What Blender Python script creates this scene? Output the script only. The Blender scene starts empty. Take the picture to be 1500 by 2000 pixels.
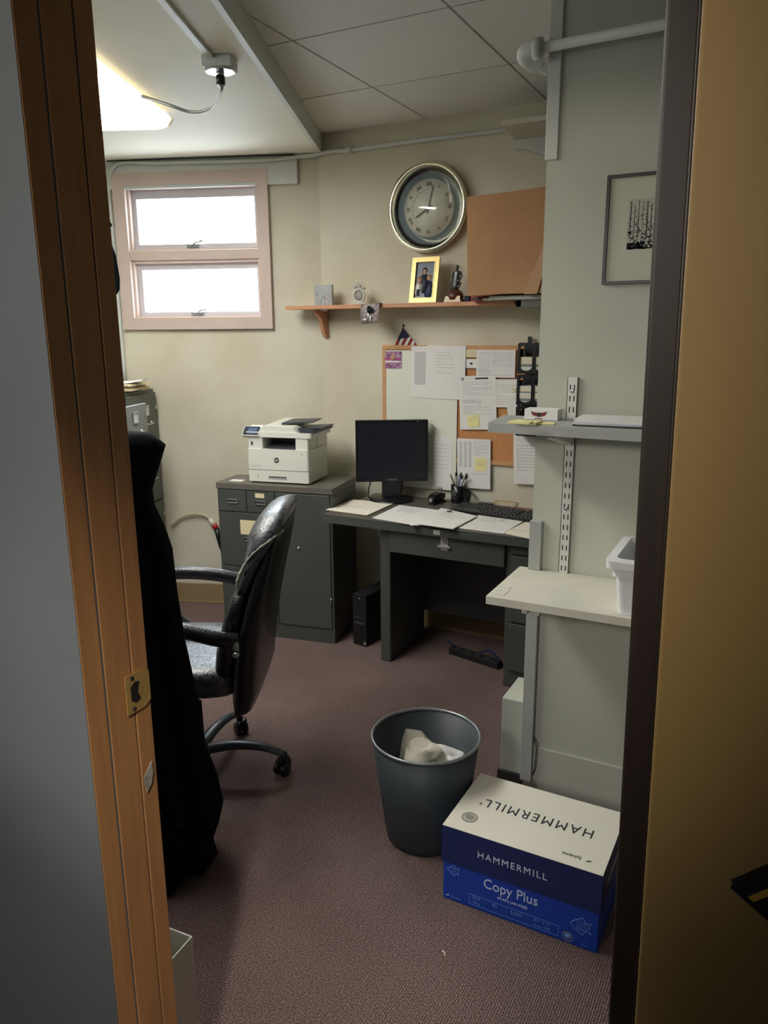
import bpy, bmesh, math, random
from mathutils import Vector, Matrix
random.seed(7)
PI = math.pi
SC = bpy.context.scene
COL = SC.collection

# ------------------------------------------------------------------ camera
H = 1.63; FPX = 1484.0; PITCH = .232; ROLL = .0065; YAW = .479
def _cam_axes():
    fwd = Vector((0, math.cos(PITCH), -math.sin(PITCH))); right = Vector((1, 0, 0)); down = fwd.cross(right)
    c, s = math.cos(ROLL), math.sin(ROLL)
    r2 = right*c + down*s; d2 = right*(-s) + down*c
    e1 = Vector((math.cos(YAW), -math.sin(YAW), 0)); e2 = Vector((math.sin(YAW), math.cos(YAW), 0))
    tr = lambda v: Vector((v.dot(e1), v.dot(e2), v.z))
    return tr(r2), tr(d2), tr(fwd)
CR, CD, CF = _cam_axes()
cam_data = bpy.data.cameras.new('camera'); cam = bpy.data.objects.new('camera', cam_data); COL.objects.link(cam)
m3 = Matrix((CR, -CD, -CF)).transposed()
cam.matrix_world = Matrix.Translation((0, 0, H)) @ m3.to_4x4()
cam_data.sensor_fit = 'VERTICAL'; cam_data.sensor_height = 36; cam_data.lens = FPX/2000*36
cam_data.clip_start = .02
SC.camera = cam
SC.view_settings.view_transform = 'Standard'; SC.view_settings.look = 'None'
SC.view_settings.gamma = 1; SC.view_settings.use_curve_mapping = False
SC.view_settings.exposure = 0.30

# ------------------------------------------------------------------ world and lights
SKY = 10.0
w = bpy.data.worlds.new('sky'); SC.world = w; w.use_nodes = True
w.node_tree.nodes['Background'].inputs[0].default_value = (.80, .92, 1, 1)
w.node_tree.nodes['Background'].inputs[1].default_value = SKY
FLUO = 18.0            # ceiling fixture emission
HALL_A, HALL_B = 118.0, 46.0
DAY = 200.0            # daylight area outside the window
def spot(name, loc, target, power, size_deg, blend, col, rad=.04):
    l = bpy.data.lights.new(name, 'SPOT'); l.energy = power; l.spot_size = math.radians(size_deg); l.spot_blend = blend
    l.color = col; l.shadow_soft_size = rad
    o = bpy.data.objects.new(name, l); COL.objects.link(o); o.location = loc
    o.rotation_euler = (Vector(target)-Vector(loc)).to_track_quat('-Z', 'Y').to_euler(); return o
def area(name, loc, target, power, sx, sy, col):
    l = bpy.data.lights.new(name, 'AREA'); l.energy = power; l.shape = 'RECTANGLE'; l.size = sx; l.size_y = sy; l.color = col
    o = bpy.data.objects.new(name, l); COL.objects.link(o); o.location = loc
    o.rotation_euler = (Vector(target)-Vector(loc)).to_track_quat('-Z', 'Y').to_euler(); return o
spot('jamb_fill_spot', (-.10, -.55, 2.55), (-1.05, .8, .10), HALL_A, 46, 1.0, (1, .93, .82))  # added unseen spot, aimed low so the upper jamb stays dark
spot('partition_fill_spot', (-.90, -1.1, 2.15), (-.50, 2.42, .75), 34.0, 40, .6, (.93, .97, 1), .3)  # unseen fill lamp, added to brighten partition and carton through the doorway
spot('door_fill_spot', (-1.02, -.95, 2.05), (-.84, .69, 1.75), HALL_B, 55, .18, (1, .9, .74), .12)  # added unseen spot; its cone edge forms the diagonal shade on the door

# geometry of the place (metres)
YW = 3.735            # back wall
TH = math.radians(19.8)
WN = Vector((-math.sin(TH), math.cos(TH), 0)); WD = Vector((math.cos(TH), math.sin(TH), 0))
C0 = Vector((-2.32, YW, 0))        # corner of back wall and window wall
ZC, ZL = 2.655, 2.557              # tiled ceiling, plaster ceiling
YP = 2.42                          # partition face
XJL, XJR = -.90, -.110             # door opening
YH, YR = .7375, .865                 # hall face, room face of the doorway wall
area('window_daylight', C0 + WD*-.75 + WN*.95 + Vector((0, 0, 2.95)), C0 + WD*-.60 - WN*1.3 + Vector((0, 0, .55)), DAY, 1.3, .8, (.80, .91, 1))

# ------------------------------------------------------------------ picking helpers: a sight line met with a plane of the room
O = Vector((0, 0, H))
def ray(x, y): return CR*((x-750)/FPX) + CD*((y-1000)/FPX) + CF
def az(x, y, z): r = ray(x, y); return O + r*((z-H)/r.z)
def ay(x, y, Y): r = ray(x, y); return O + r*(Y/r.y)
def ax(x, y, X): r = ray(x, y); return O + r*(X/r.x)
def apl(x, y, n, p): r = ray(x, y); return O + r*((p-O).dot(n)/r.dot(n))
def aw(x, y, off=0):
    P = apl(x, y, WN, C0+WN*off); return ((P-C0).dot(WD), P.z)
def frame(origin, yaw):            # matrix with local x turned by yaw
    return Matrix.Translation(origin) @ Matrix.Rotation(yaw, 4, 'Z')
MW = Matrix.Translation(C0) @ Matrix.Rotation(TH, 4, 'Z')      # window wall frame: x right, y outwards

# ------------------------------------------------------------------ materials
MATS = {}
def s2l(c): return tuple(((v/255)/12.92 if v/255 <= .04045 else ((v/255+.055)/1.055)**2.4) for v in c)
def mat(name, col, rough=.6, metal=0, spec=.5, noise=0, nscale=20, bump=0, bscale=80, col2=None, emit=0, trans=0, coat=0, stretch=None, hard=False, alpha=1):
    if name in MATS: return MATS[name]
    m = bpy.data.materials.new(name); m.use_nodes = True; nt = m.node_tree; b = nt.nodes['Principled BSDF']
    c = s2l(col) if max(col) > 1 else col
    b.inputs['Base Color'].default_value = (*c, 1); b.inputs['Roughness'].default_value = rough
    b.inputs['Metallic'].default_value = metal; b.inputs['Specular IOR Level'].default_value = spec
    b.inputs['Coat Weight'].default_value = coat; b.inputs['Transmission Weight'].default_value = trans
    if emit: b.inputs['Emission Color'].default_value = (*c, 1); b.inputs['Emission Strength'].default_value = emit
    tc = nt.nodes.new('ShaderNodeTexCoord'); mp = nt.nodes.new('ShaderNodeMapping'); nt.links.new(tc.outputs['Object'], mp.inputs[0])
    if stretch: mp.inputs['Scale'].default_value = stretch
    if noise or col2:
        n = nt.nodes.new('ShaderNodeTexNoise'); n.inputs['Scale'].default_value = nscale; n.inputs['Detail'].default_value = 6
        nt.links.new(mp.outputs[0], n.inputs[0])
        cr = nt.nodes.new('ShaderNodeValToRGB'); nt.links.new(n.outputs[0], cr.inputs[0])
        d = c if not col2 else (s2l(col2) if max(col2) > 1 else col2)
        if col2:
            cr.color_ramp.elements[0].color = (*c, 1); cr.color_ramp.elements[1].color = (*d, 1)
        else:
            cr.color_ramp.elements[0].color = (*[v*(1-noise) for v in c], 1); cr.color_ramp.elements[1].color = (*[min(1, v*(1+noise)) for v in c], 1)
        cr.color_ramp.elements[0].position = .56 if hard else .3; cr.color_ramp.elements[1].position = .6 if hard else .7
        nt.links.new(cr.outputs[0], b.inputs['Base Color'])
    if bump:
        n2 = nt.nodes.new('ShaderNodeTexNoise'); n2.inputs['Scale'].default_value = bscale; nt.links.new(mp.outputs[0], n2.inputs[0])
        bp = nt.nodes.new('ShaderNodeBump'); bp.inputs['Strength'].default_value = bump; bp.inputs['Distance'].default_value = .004
        nt.links.new(n2.outputs[0], bp.inputs['Height']); nt.links.new(bp.outputs[0], b.inputs['Normal'])
    MATS[name] = m; return m
def carpet():
    m = bpy.data.materials.new('carpet'); m.use_nodes = True; nt = m.node_tree; b = nt.nodes['Principled BSDF']
    b.inputs['Roughness'].default_value = .95; b.inputs['Specular IOR Level'].default_value = .15
    tc = nt.nodes.new('ShaderNodeTexCoord'); N = nt.nodes; L = nt.links
    mp = N.new('ShaderNodeMapping'); mp.inputs['Rotation'].default_value = (0, 0, .02); L.new(tc.outputs['Object'], mp.inputs[0])
    ns = N.new('ShaderNodeTexNoise'); ns.inputs['Scale'].default_value = 260; ns.inputs['Detail'].default_value = 3; L.new(mp.outputs[0], ns.inputs[0])
    big = N.new('ShaderNodeTexNoise'); big.inputs['Scale'].default_value = 3; L.new(mp.outputs[0], big.inputs[0])
    wv = N.new('ShaderNodeTexWave'); wv.bands_direction = 'X'; wv.inputs['Scale'].default_value = 48; wv.inputs['Distortion'].default_value = 1.2; wv.inputs['Detail Scale'].default_value = 3
    L.new(mp.outputs[0], wv.inputs[0])
    cr = N.new('ShaderNodeValToRGB'); cr.color_ramp.elements[0].position = .38; cr.color_ramp.elements[1].position = .66
    cr.color_ramp.elements[0].color = (*s2l((88, 73, 73)), 1); cr.color_ramp.elements[1].color = (*s2l((172, 146, 138)), 1)
    L.new(ns.outputs[0], cr.inputs[0])
    mx = N.new('ShaderNodeMixRGB'); mx.blend_type = 'MULTIPLY'; mx.inputs[0].default_value = .4; L.new(cr.outputs[0], mx.inputs[1]); L.new(wv.outputs[0], mx.inputs[2])
    mx2 = N.new('ShaderNodeMixRGB'); mx2.blend_type = 'OVERLAY'; mx2.inputs[0].default_value = .25; L.new(mx.outputs[0], mx2.inputs[1]); L.new(big.outputs[0], mx2.inputs[2])
    L.new(mx2.outputs[0], b.inputs['Base Color'])
    bp = N.new('ShaderNodeBump'); bp.inputs['Strength'].default_value = .6; bp.inputs['Distance'].default_value = .004; L.new(wv.outputs[0], bp.inputs['Height']); L.new(bp.outputs[0], b.inputs['Normal'])
    return m
def blotch(name, cols, scale, kind='VORONOI'):
    m = bpy.data.materials.new(name); m.use_nodes = True; nt = m.node_tree; b = nt.nodes['Principled BSDF']; b.inputs['Roughness'].default_value = .4
    tc = nt.nodes.new('ShaderNodeTexCoord'); t = nt.nodes.new('ShaderNodeTexNoise'); t.inputs['Scale'].default_value = scale; t.inputs['Detail'].default_value = 8
    t.inputs['Roughness'].default_value = .7
    nt.links.new(tc.outputs['Object'], t.inputs[0]); cr = nt.nodes.new('ShaderNodeValToRGB'); nt.links.new(t.outputs[0], cr.inputs[0])
    e = cr.color_ramp.elements
    while len(e) < len(cols): e.new(.5)
    for i, c in enumerate(cols): e[i].position = .3+.4*i/(len(cols)-1); e[i].color = (*s2l(c), 1)
    nt.links.new(cr.outputs[0], b.inputs['Base Color']); MATS[name] = m; return m

M_CARPET = carpet()
M_WALL = mat('wall_paint', (204, 202, 188), .75, noise=.06, nscale=3, bump=.15, bscale=60)
M_WALLW = mat('wall_paint_patched', (200, 193, 168), .75, col2=(216, 212, 194), nscale=2.6, bump=.25, bscale=25)
M_PART = mat('partition_paint', (190, 192, 178), .7, noise=.05, nscale=2.5, bump=.1, bscale=50)
M_CEIL = mat('plaster_ceiling', (226, 222, 206), .7, noise=.03, nscale=2, bump=.05)
M_TILE = mat('acoustic_tile', (224, 224, 218), .9, noise=.08, nscale=180, bump=.3, bscale=200)
M_GAP = mat('grid_shadow_gap', (40, 40, 38), .8)
M_TRIMW = mat('painted_trim', (204, 208, 202), .5, noise=.03, nscale=5)
M_WTRIM = mat('mauve_window_trim', (204, 184, 174), .5, noise=.05, nscale=8)
M_BASEB = mat('tan_baseboard', (150, 128, 92), .6, noise=.05)
M_HALLW = mat('hall_grey_paint', (98, 102, 106), .7, noise=.06, nscale=4)
M_JAMB = mat('orange_wood_jamb', (186, 132, 84), .5, noise=.14, nscale=6, stretch=(8, 8, .6), bump=.1)
M_SEAM = mat('dark_seam', (58, 46, 44), .8)
M_DJ = mat('dark_brown_frame', (46, 36, 32), .45, noise=.2, nscale=9, stretch=(6, 6, .7), spec=.5)
M_DOOR = mat('tan_painted_door', (168, 138, 84), .5, noise=.05, nscale=3, stretch=(3, 3, .5))
M_BRASS = mat('brass', (222, 184, 112), .4, .55, noise=.12, nscale=60)
M_GOLD = mat('gold', (190, 168, 112), .42, .9)
M_RIMG = mat('pale_gold', (226, 222, 196), .2, 1)
M_DKHOLE = mat('dark_hole', (30, 18, 14), .9)
M_STEEL = mat('grey_steel_paint', (74, 78, 74), .42, noise=.06, nscale=6, spec=.5)
M_STEELD = mat('dark_steel_paint', (60, 62, 62), .45, noise=.06, nscale=6)
M_TOPG = mat('desk_linoleum', (92, 88, 82), .4, noise=.07, nscale=14)
M_LGST = mat('light_grey_steel', (138, 142, 136), .45, noise=.04)
M_BLKP = mat('black_plastic', (22, 23, 26), .35)
M_BLKM = mat('matte_black', (20, 20, 22), .7)
M_SCRN = mat('dark_screen', (34, 38, 46), .25)
M_WHITEP = mat('printer_white', (226, 226, 216), .4)
M_PAPER = mat('paper_white', (232, 230, 226), .8, noise=.02)
M_INK = mat('faded_ink', (168, 168, 172), .8)
M_INKD = mat('dark_ink', (50, 50, 54), .8)
M_CREAM = mat('cream_paper', (235, 222, 180), .8)
M_YEL = mat('yellow_note', (240, 230, 166), .8)
M_CORK = mat('cork', (196, 138, 88), .85, noise=.12, nscale=90)
M_OAK = mat('oak_trim', (202, 152, 104), .5, noise=.12, nscale=12, stretch=(1, 6, 6))
M_SHELFW = mat('cherry_wood', (198, 144, 108), .45, noise=.12, nscale=10, stretch=(1, 8, 8))
M_CARD = mat('cardboard', (184, 138, 98), .8, noise=.07, nscale=8, bump=.1)
M_TAPE = mat('brown_tape', (190, 146, 102), .3)
M_LEATH = mat('black_leather', (20, 21, 24), .36, bump=.35, bscale=140, coat=.15)
M_WORN = mat('worn_leather', (74, 78, 84), .34, col2=(24, 25, 28), nscale=42, hard=True, bump=.4, bscale=120, spec=.8)
M_SCUFF = mat('scuffed_lining', (176, 172, 160), .8, noise=.3, nscale=60)
M_GREYP = mat('grey_metal_base', (72, 76, 80), .4, .3)
M_CHROME = mat('chrome', (200, 200, 205), .2, 1)
M_COAT = mat('black_wool', (15, 16, 20), .95, noise=.25, nscale=30, spec=.1)
M_TEAL = mat('flare_tinted_felt', (26, 44, 52), .8)  # blue-green tint of lens flare put into the hat's colour
M_BIN = mat('bin_grey_steel', (56, 64, 69), .5, noise=.1, nscale=14, spec=.5)
M_BAG = mat('white_crumpled_paper', (226, 218, 200), .7, noise=.08, nscale=30, bump=.5, bscale=50)
M_BLUE = mat('blue_carton', (20, 62, 168), .5)
M_NAVY = mat('navy_lid', (24, 38, 92), .5)
M_LIDW = mat('white_lid_print', (226, 222, 208), .5)
M_TXTW = mat('white_print', (205, 214, 232), .6)
M_TXTD = mat('dark_print', (40, 52, 56), .6)
M_TXTB = mat('pale_blue_print', (110, 150, 215), .6)
M_SHW = mat('shelf_board_paint', (216, 213, 198), .5, noise=.07, nscale=7)
M_SHG = mat('shelf_grey_paint', (170, 172, 168), .5, noise=.05, nscale=7)
M_STD = mat('metal_standard', (214, 214, 206), .35, .1)
M_TUB = mat('translucent_tub', (240, 240, 240), .35)
M_LIGHT = mat('lamp_diffuser', (255, 253, 247), .5, emit=FLUO)
M_GLASS = bpy.data.materials.new('clear_glass'); M_GLASS.use_nodes = True
_n = M_GLASS.node_tree.nodes; _l = M_GLASS.node_tree.links; _n.remove(_n['Principled BSDF'])
_t = _n.new('ShaderNodeBsdfTransparent'); _g = _n.new('ShaderNodeBsdfGlossy'); _g.inputs['Roughness'].default_value = .03; _f = _n.new('ShaderNodeValue'); _f.outputs[0].default_value = .07
_m = _n.new('ShaderNodeMixShader'); _l.new(_f.outputs[0], _m.inputs[0]); _l.new(_t.outputs[0], _m.inputs[1]); _l.new(_g.outputs[0], _m.inputs[2]); _l.new(_m.outputs[0], _n['Material Output'].inputs[0])
M_RED = mat('red_plastic', (190, 40, 36), .4)
M_BEIGE = mat('beige_cable', (196, 184, 152), .5)
M_SKIN = mat('skin_tone', (190, 150, 130), .6)
M_FOAM = mat('pewter', (96, 98, 100), .35, .7, noise=.3, nscale=60)
M_WOODD = mat('dark_walnut', (84, 44, 30), .4)
M_BROWNM = mat('brown_desk_mat', (142, 92, 72), .6, noise=.05)
M_KEY = mat('grey_key', (52, 53, 56), .5)
M_FRED = mat('flag_red', (150, 40, 44), .8)
M_FNAV = mat('flag_navy', (36, 40, 72), .8)

# ------------------------------------------------------------------ mesh helpers
WM = {}
def wm(o): return WM[o.name] if o.name in WM else o.matrix_world
class MB:
    def __init__(s, M=None): s.v = []; s.f = []; s.mi = []; s.sm = []; s.M = M or Matrix(); s.mats = []
    def m(s, mt):
        if mt not in s.mats: s.mats.append(mt)
        return s.mats.index(mt)
    def add(s, vs, fs, mt, smooth=False):
        n = len(s.v); s.v += [s.M @ Vector(v) for v in vs]; k = s.m(mt)
        for f in fs: s.f.append([i+n for i in f]); s.mi.append(k); s.sm.append(smooth)
        return s
    def box(s, a, b, mt, L=None):
        (x0, y0, z0), (x1, y1, z1) = a, b
        x0, x1 = sorted((x0, x1)); y0, y1 = sorted((y0, y1)); z0, z1 = sorted((z0, z1))
        vs = [Vector(p) for p in [(x0, y0, z0), (x1, y0, z0), (x1, y1, z0), (x0, y1, z0), (x0, y0, z1), (x1, y0, z1), (x1, y1, z1), (x0, y1, z1)]]
        if L is not None: vs = [L @ v for v in vs]
        return s.add(vs, [(0, 3, 2, 1), (4, 5, 6, 7), (0, 1, 5, 4), (1, 2, 6, 5), (2, 3, 7, 6), (3, 0, 4, 7)], mt)
    def rbox(s, a, b, mt, r=.01, n=3, axis='z', L=None):      # box with corners rounded about one axis
        (x0, y0, z0), (x1, y1, z1) = a, b
        if axis == 'z': u0, u1, v0, v1, w0, w1 = x0, x1, y0, y1, z0, z1; P = lambda u, v, w_: (u, v, w_)
        if axis == 'y': u0, u1, v0, v1, w0, w1 = x0, x1, z0, z1, y0, y1; P = lambda u, v, w_: (u, w_, v)
        if axis == 'x': u0, u1, v0, v1, w0, w1 = y0, y1, z0, z1, x0, x1; P = lambda u, v, w_: (w_, u, v)
        pts = []
        for cx, cy, a0 in ((u1-r, v1-r, 0), (u0+r, v1-r, PI/2), (u0+r, v0+r, PI), (u1-r, v0+r, 1.5*PI)):
            for i in range(n+1): t = a0+PI/2*i/n; pts.append((cx+r*math.cos(t), cy+r*math.sin(t)))
        return s.prism([P(u, v, w0) for u, v in pts], [P(u, v, w1) for u, v in pts], mt, L=L)
    def prism(s, A, B, mt, smooth=False, L=None, caps=True):
        n = len(A); vs = [Vector(p) for p in A]+[Vector(p) for p in B]
        if L is not None: vs = [L @ v for v in vs]
        fs = [(i, (i+1) % n, n+(i+1) % n, n+i) for i in range(n)]
        k = len(s.v); s.add(vs, fs, mt, smooth)
        if caps: s.add(vs, [tuple(range(n))[::-1], tuple(range(n, 2*n))], mt)
        return s
    def loft(s, rings, mt, smooth=True, caps=True, closed=False):
        n = len(rings[0]); vs = [p for r in rings for p in r]; fs = []
        R = len(rings)
        for j in range(R if closed else R-1):
            for i in range(n): fs.append((j*n+i, j*n+(i+1) % n, ((j+1) % R)*n+(i+1) % n, ((j+1) % R)*n+i))
        if caps and not closed: fs += [tuple(range(n))[::-1], tuple((R-1)*n+i for i in range(n))]
        return s.add(vs, fs, mt, smooth)
    def lathe(s, prof, mt, n=32, c=(0, 0, 0), sx=1, sy=1, axis='z', closed=False):
        rings = []
        for r, h in prof:
            ring = []
            for i in range(n):
                t = 2*PI*i/n; a, b = r*sx*math.cos(t), r*sy*math.sin(t)
                p = (a, b, h) if axis == 'z' else ((a, h, b) if axis == 'y' else (h, a, b))
                ring.append((p[0]+c[0], p[1]+c[1], p[2]+c[2]))
            rings.append(ring)
        return s.loft(rings, mt, caps=not closed, closed=closed)
    def tube(s, pts, r, mt, n=10, caps=True, flat=1.0):
        pts = [Vector(p) for p in pts]; rings = []; up = Vector((0, 0, 1)); prev = None
        for i, p in enumerate(pts):
            d = (pts[min(i+1, len(pts)-1)]-pts[max(i-1, 0)]).normalized()
            if prev is None: a = d.cross(up if abs(d.z) < .9 else Vector((0, 1, 0))).normalized()
            else: a = (prev - d*prev.dot(d)).normalized()
            prev = a; b = d.cross(a).normalized(); rr = r[i] if isinstance(r, (list, tuple)) else r
            rings.append([p + a*rr*math.cos(2*PI*k/n) + b*rr*flat*math.sin(2*PI*k/n) for k in range(n)])
        return s.loft(rings, mt, caps=caps)
    def cyl(s, p, q, r, mt, n=16): return s.tube([p, q], r, mt, n)
    def ball(s, c, r, mt, sx=1, sy=1, sz=1, n=14):
        return s.lathe([(max(1e-4, r*math.sin(PI*i/(n//2))), -r*math.cos(PI*i/(n//2))*sz) for i in range(n//2+1)], mt, n, c, sx, sy)
    def quad(s, a, b, c, d, mt): return s.add([a, b, c, d], [(0, 1, 2, 3)], mt)
    def build(s, name, parent=None, bevel=0, sub=0, seg=2, auto=True):
        me = bpy.data.meshes.new(name); me.from_pydata([tuple(v) for v in s.v], [], s.f)
        for mt in s.mats: me.materials.append(mt)
        for i, p in enumerate(me.polygons): p.material_index = s.mi[i]; p.use_smooth = s.sm[i]
        bm = bmesh.new(); bm.from_mesh(me); bmesh.ops.recalc_face_normals(bm, faces=bm.faces); bm.to_mesh(me); bm.free()
        me.update()
        o = bpy.data.objects.new(name, me); COL.objects.link(o)
        if parent is not None:
            o.parent = parent; o.matrix_parent_inverse = Matrix()
            WM[o.name] = wm(parent); me.transform(wm(parent).inverted())
        else:
            # origin at the base centre
            xs = [v.co for v in me.vertices]
            c = Vector(((min(v.x for v in xs)+max(v.x for v in xs))/2, (min(v.y for v in xs)+max(v.y for v in xs))/2, min(v.z for v in xs)))
            me.transform(Matrix.Translation(-c)); o.location = c; o.matrix_world = Matrix.Translation(c)
        if bevel:
            md = o.modifiers.new('bevel', 'BEVEL'); md.width = bevel; md.segments = seg; md.limit_method = 'ANGLE'; md.angle_limit = math.radians(40); md.harden_normals = False
        if sub: md = o.modifiers.new('sub', 'SUBSURF'); md.levels = sub; md.render_levels = sub
        return o
def tag(o, label=None, cat=None, group=None, kind=None):
    if label: o['label'] = label
    if cat: o['category'] = cat
    if group: o['group'] = group
    if kind: o['kind'] = kind
    return o
def thing(name, label, cat, loc=(0, 0, 0), group=None):
    o = bpy.data.objects.new(name, None); COL.objects.link(o); o.location = loc; o.empty_display_size = .05
    o.matrix_world = Matrix.Translation(loc); return tag(o, label, cat, group)
def struct(o): o['kind'] = 'structure'; return o
def text(name, s, size, M, mt, parent, width=None, depth=.0004, align='CENTER', space=1.0):
    cu = bpy.data.curves.new(name, 'FONT'); cu.body = s; cu.size = size; cu.extrude = depth; cu.align_x = align; cu.align_y = 'CENTER'; cu.resolution_u = 3; cu.space_character = space
    t = bpy.data.objects.new(name, cu); COL.objects.link(t); bpy.context.view_layer.update()
    me = bpy.data.meshes.new_from_object(t.evaluated_get(bpy.context.evaluated_depsgraph_get()))
    COL.objects.unlink(t); bpy.data.objects.remove(t)
    if width:
        xs = [v.co.x for v in me.vertices]; k = width/(max(xs)-min(xs)); me.transform(Matrix.Diagonal((k, 1, 1, 1)))
    me.transform(M); me.materials.clear(); me.materials.append(mt)
    o = bpy.data.objects.new(name, me); COL.objects.link(o); o.parent = parent
    WM[o.name] = wm(parent); me.transform(wm(parent).inverted()); return o
def bez(P, n=16):          # Catmull-Rom through points
    P = [Vector(p) for p in P]; Q = [P[0]]+P+[P[-1]]; out = []
    for i in range(1, len(Q)-2):
        for k in range(n):
            t = k/n; a, b, c, d = Q[i-1], Q[i], Q[i+1], Q[i+2]
            out.append(.5*((2*b)+(c-a)*t+(2*a-5*b+4*c-d)*t*t+(3*b-a-3*c+d)*t**3))
    out.append(P[-1]); return out
RX = lambda a: Matrix.Rotation(a, 4, 'X')
RY = lambda a: Matrix.Rotation(a, 4, 'Y')
RZ = lambda a: Matrix.Rotation(a, 4, 'Z')
TR = lambda x, y, z: Matrix.Translation((x, y, z))

# ================================================================== SETTING
struct(MB().box((-6, -2.5, -.1), (2.6, 5.2, 0), M_CARPET).build('floor'))
# soffit line between the two ceilings
S0 = Vector((-2.32, YW, 0)); SD = (Vector((-1.662, 2.188, 0))-S0).normalized(); SL = Vector((SD.y, -SD.x, 0))   # SL points left
S1 = S0 + SD*((S0.y-YR)/-SD.y)
# tiled ceiling: a dark carrier plate and separate panels
mb = MB(); X0, Y0, P = -1.69, 3.175, .61
mb.box((-4.2, YR-.16, ZC+.02), (2.6, YW+.3, ZC+.12), M_GAP)
for i in range(-4, 7):
    for j in range(-4, 1):
        x0, x1, y0, y1 = X0+i*P, X0+(i+1)*P, Y0+j*P, Y0+(j+1)*P
        y1 = min(y1, YW+.02); y0 = max(y0, YR-.1)
        if y1-y0 < .05: continue
        g = .0045
        mb.box((x0+g, y0+g, ZC), (x1-g, y1-g, ZC+.03), M_TILE)
struct(mb.build('ceiling'))
# lower plaster ceiling on the left with its edge beam
Lf = Vector((-1, 0, 0))*3.4
pts = [S0+Vector((0, .5, 0))*0, S1, S1+Lf, S0+Lf+Vector((0, 0, 0))]
struct(MB().prism([p+Vector((0, 0, ZL)) for p in pts], [p+Vector((0, 0, ZC+.1)) for p in pts], M_CEIL).build('ceiling_plaster'))
bw = .022
pb = [S0-SL*bw, S1-SL*bw, S1, S0]
struct(MB().prism([p+Vector((0, 0, ZL)) for p in pb], [p+Vector((0, 0, ZC)) for p in pb], M_TRIMW).build('trim_1'))
# back wall
mb = MB(); mb.box((-2.32-.2, YW, 0), (2.6, YW+.15, ZC+.1), M_WALLW); struct(mb.build('wall_back'))
# window wall with its opening
UL = -1.19
WU0, WU1, WZ0, WZ1 = -1.095, -.345, 1.715, 2.43
mb = MB(MW)
mb.box((-3.2, 0, 0), (0, .16, WZ0), M_WALLW); mb.box((-3.2, 0, WZ1), (0, .16, ZC+.1), M_WALLW)
mb.box((-3.2, 0, WZ0), (WU0, .16, WZ1), M_WALLW); mb.box((WU1, 0, WZ0), (0, .16, WZ1), M_WALLW)
struct(mb.build('wall_window'))
# left wall
mb = MB(MW); mb.box((-1.84, -3.2, 0), (-1.72, 0, ZC+.1), M_WALL); struct(mb.build('wall_left'))
struct(MB(MW).box((-.113, -.024, 2.41), (-1.715, -.001, ZL-.001), M_TRIMW).build('trim_2', bevel=.003))
struct(MB(MW).box((-1.71, -.016, 0), (-.3, 0, .125), M_BASEB).box((-1.71, -.02, .0), (-.3, 0, .014), M_BASEB).build('baseboard_window', bevel=.002))
struct(MB().box((-2.3, YW-.016, 0), (2.2, YW, .125), M_BASEB).build('baseboard_back'))
# partition on the right, its corner strip, and the joint across it
XP = -.697
mb = MB(); mb.box((XP, YP, 0), (2.6, YP+.11, ZC+.03), M_PART)
struct(mb.build('wall_partition'))
struct(MB().box((XP-.004, YP-.009, 2.13), (XP+.034, YP+.12, ZC), M_TRIMW).build('trim_3', bevel=.002))
struct(MB().box((XP+.03, YP-.006, 0), (1.0, YP, .188), M_PART).build('baseboard_partition', bevel=.002))
struct(MB().box((1.5, YR, 0), (1.62, YW, ZC+.03), M_WALL).build('wall_right'))
# doorway wall
mb = MB()
mb.box((-3.6, YH-.003, 0), (XJL-.0006, YR-.002, 2.9), M_HALLW); mb.box((XJR+.05, YH+.02, 0), (2.6, YR, 2.9), M_HALLW); mb.box((XJL-.02, YH, 2.16), (XJR+.05, YR, 2.9), M_HALLW)
struct(mb.build('wall_doorway'))
# hall shell behind the camera
struct(MB().box((-2.6, -2.2, 0), (-2.5, YH, 2.9), M_HALLW).build('wall_hall_left'))
struct(MB().box((1.6, -2.2, 0), (1.7, YH, 2.9), M_HALLW).build('wall_hall_right'))
struct(MB().box((-2.6, -2.3, 0), (1.7, -2.2, 2.9), M_HALLW).build('wall_hall_back'))
struct(MB().box((-2.6, -2.3, 2.7), (1.7, YR, 2.8), M_CEIL).build('ceiling_hall'))

# left door jamb: three boards with open seams, leaning very slightly as in the photo
def lean(m_, k): 
    S = Matrix(); S[1][2] = k; return TR(0, 0, 1.1) @ S @ TR(0, 0, -1.1) @ m_
jam = thing('door_frame', 'x', 'x', (XJL, .82, 0)); 
for k in ('label', 'category'): del jam[k]
jam.name = 'trim_4'; struct(jam)
LJ = Matrix()
mb = MB(); mb.box((XJL-.03, .735, 0), (XJL, .774, 2.18), M_JAMB, LJ); mb.build('casing_edge', jam, bevel=.002)
mb = MB(); mb.box((XJL-.03, .7765, 0), (XJL+.001, .830, 2.18), M_JAMB, LJ); mb.build('jamb_board', jam, bevel=.002)
mb = MB(); mb.box((XJL-.03, .8318, 0), (XJL+.002, .866, 2.18), M_JAMB, LJ); mb.build('door_stop', jam, bevel=.002)
MB().box((XJL-.03, .737, 0), (XJL-.012, .864, 2.18), M_SEAM, LJ).build('seam_backing', jam)
mb = MB(); ch = [(0, -.014, 0), (.0, .006, .022), (0, .008, .001), (0, .002, -.018), (0, -.010, -.03)]
CHP = ax(292, 1512, XJL+.005)
mb.prism([Vector(p)+CHP for p in ch], [Vector(p)+CHP+Vector((.0012, 0, 0)) for p in ch], M_SCUFF); mb.build('paint_chip', jam)
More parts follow.
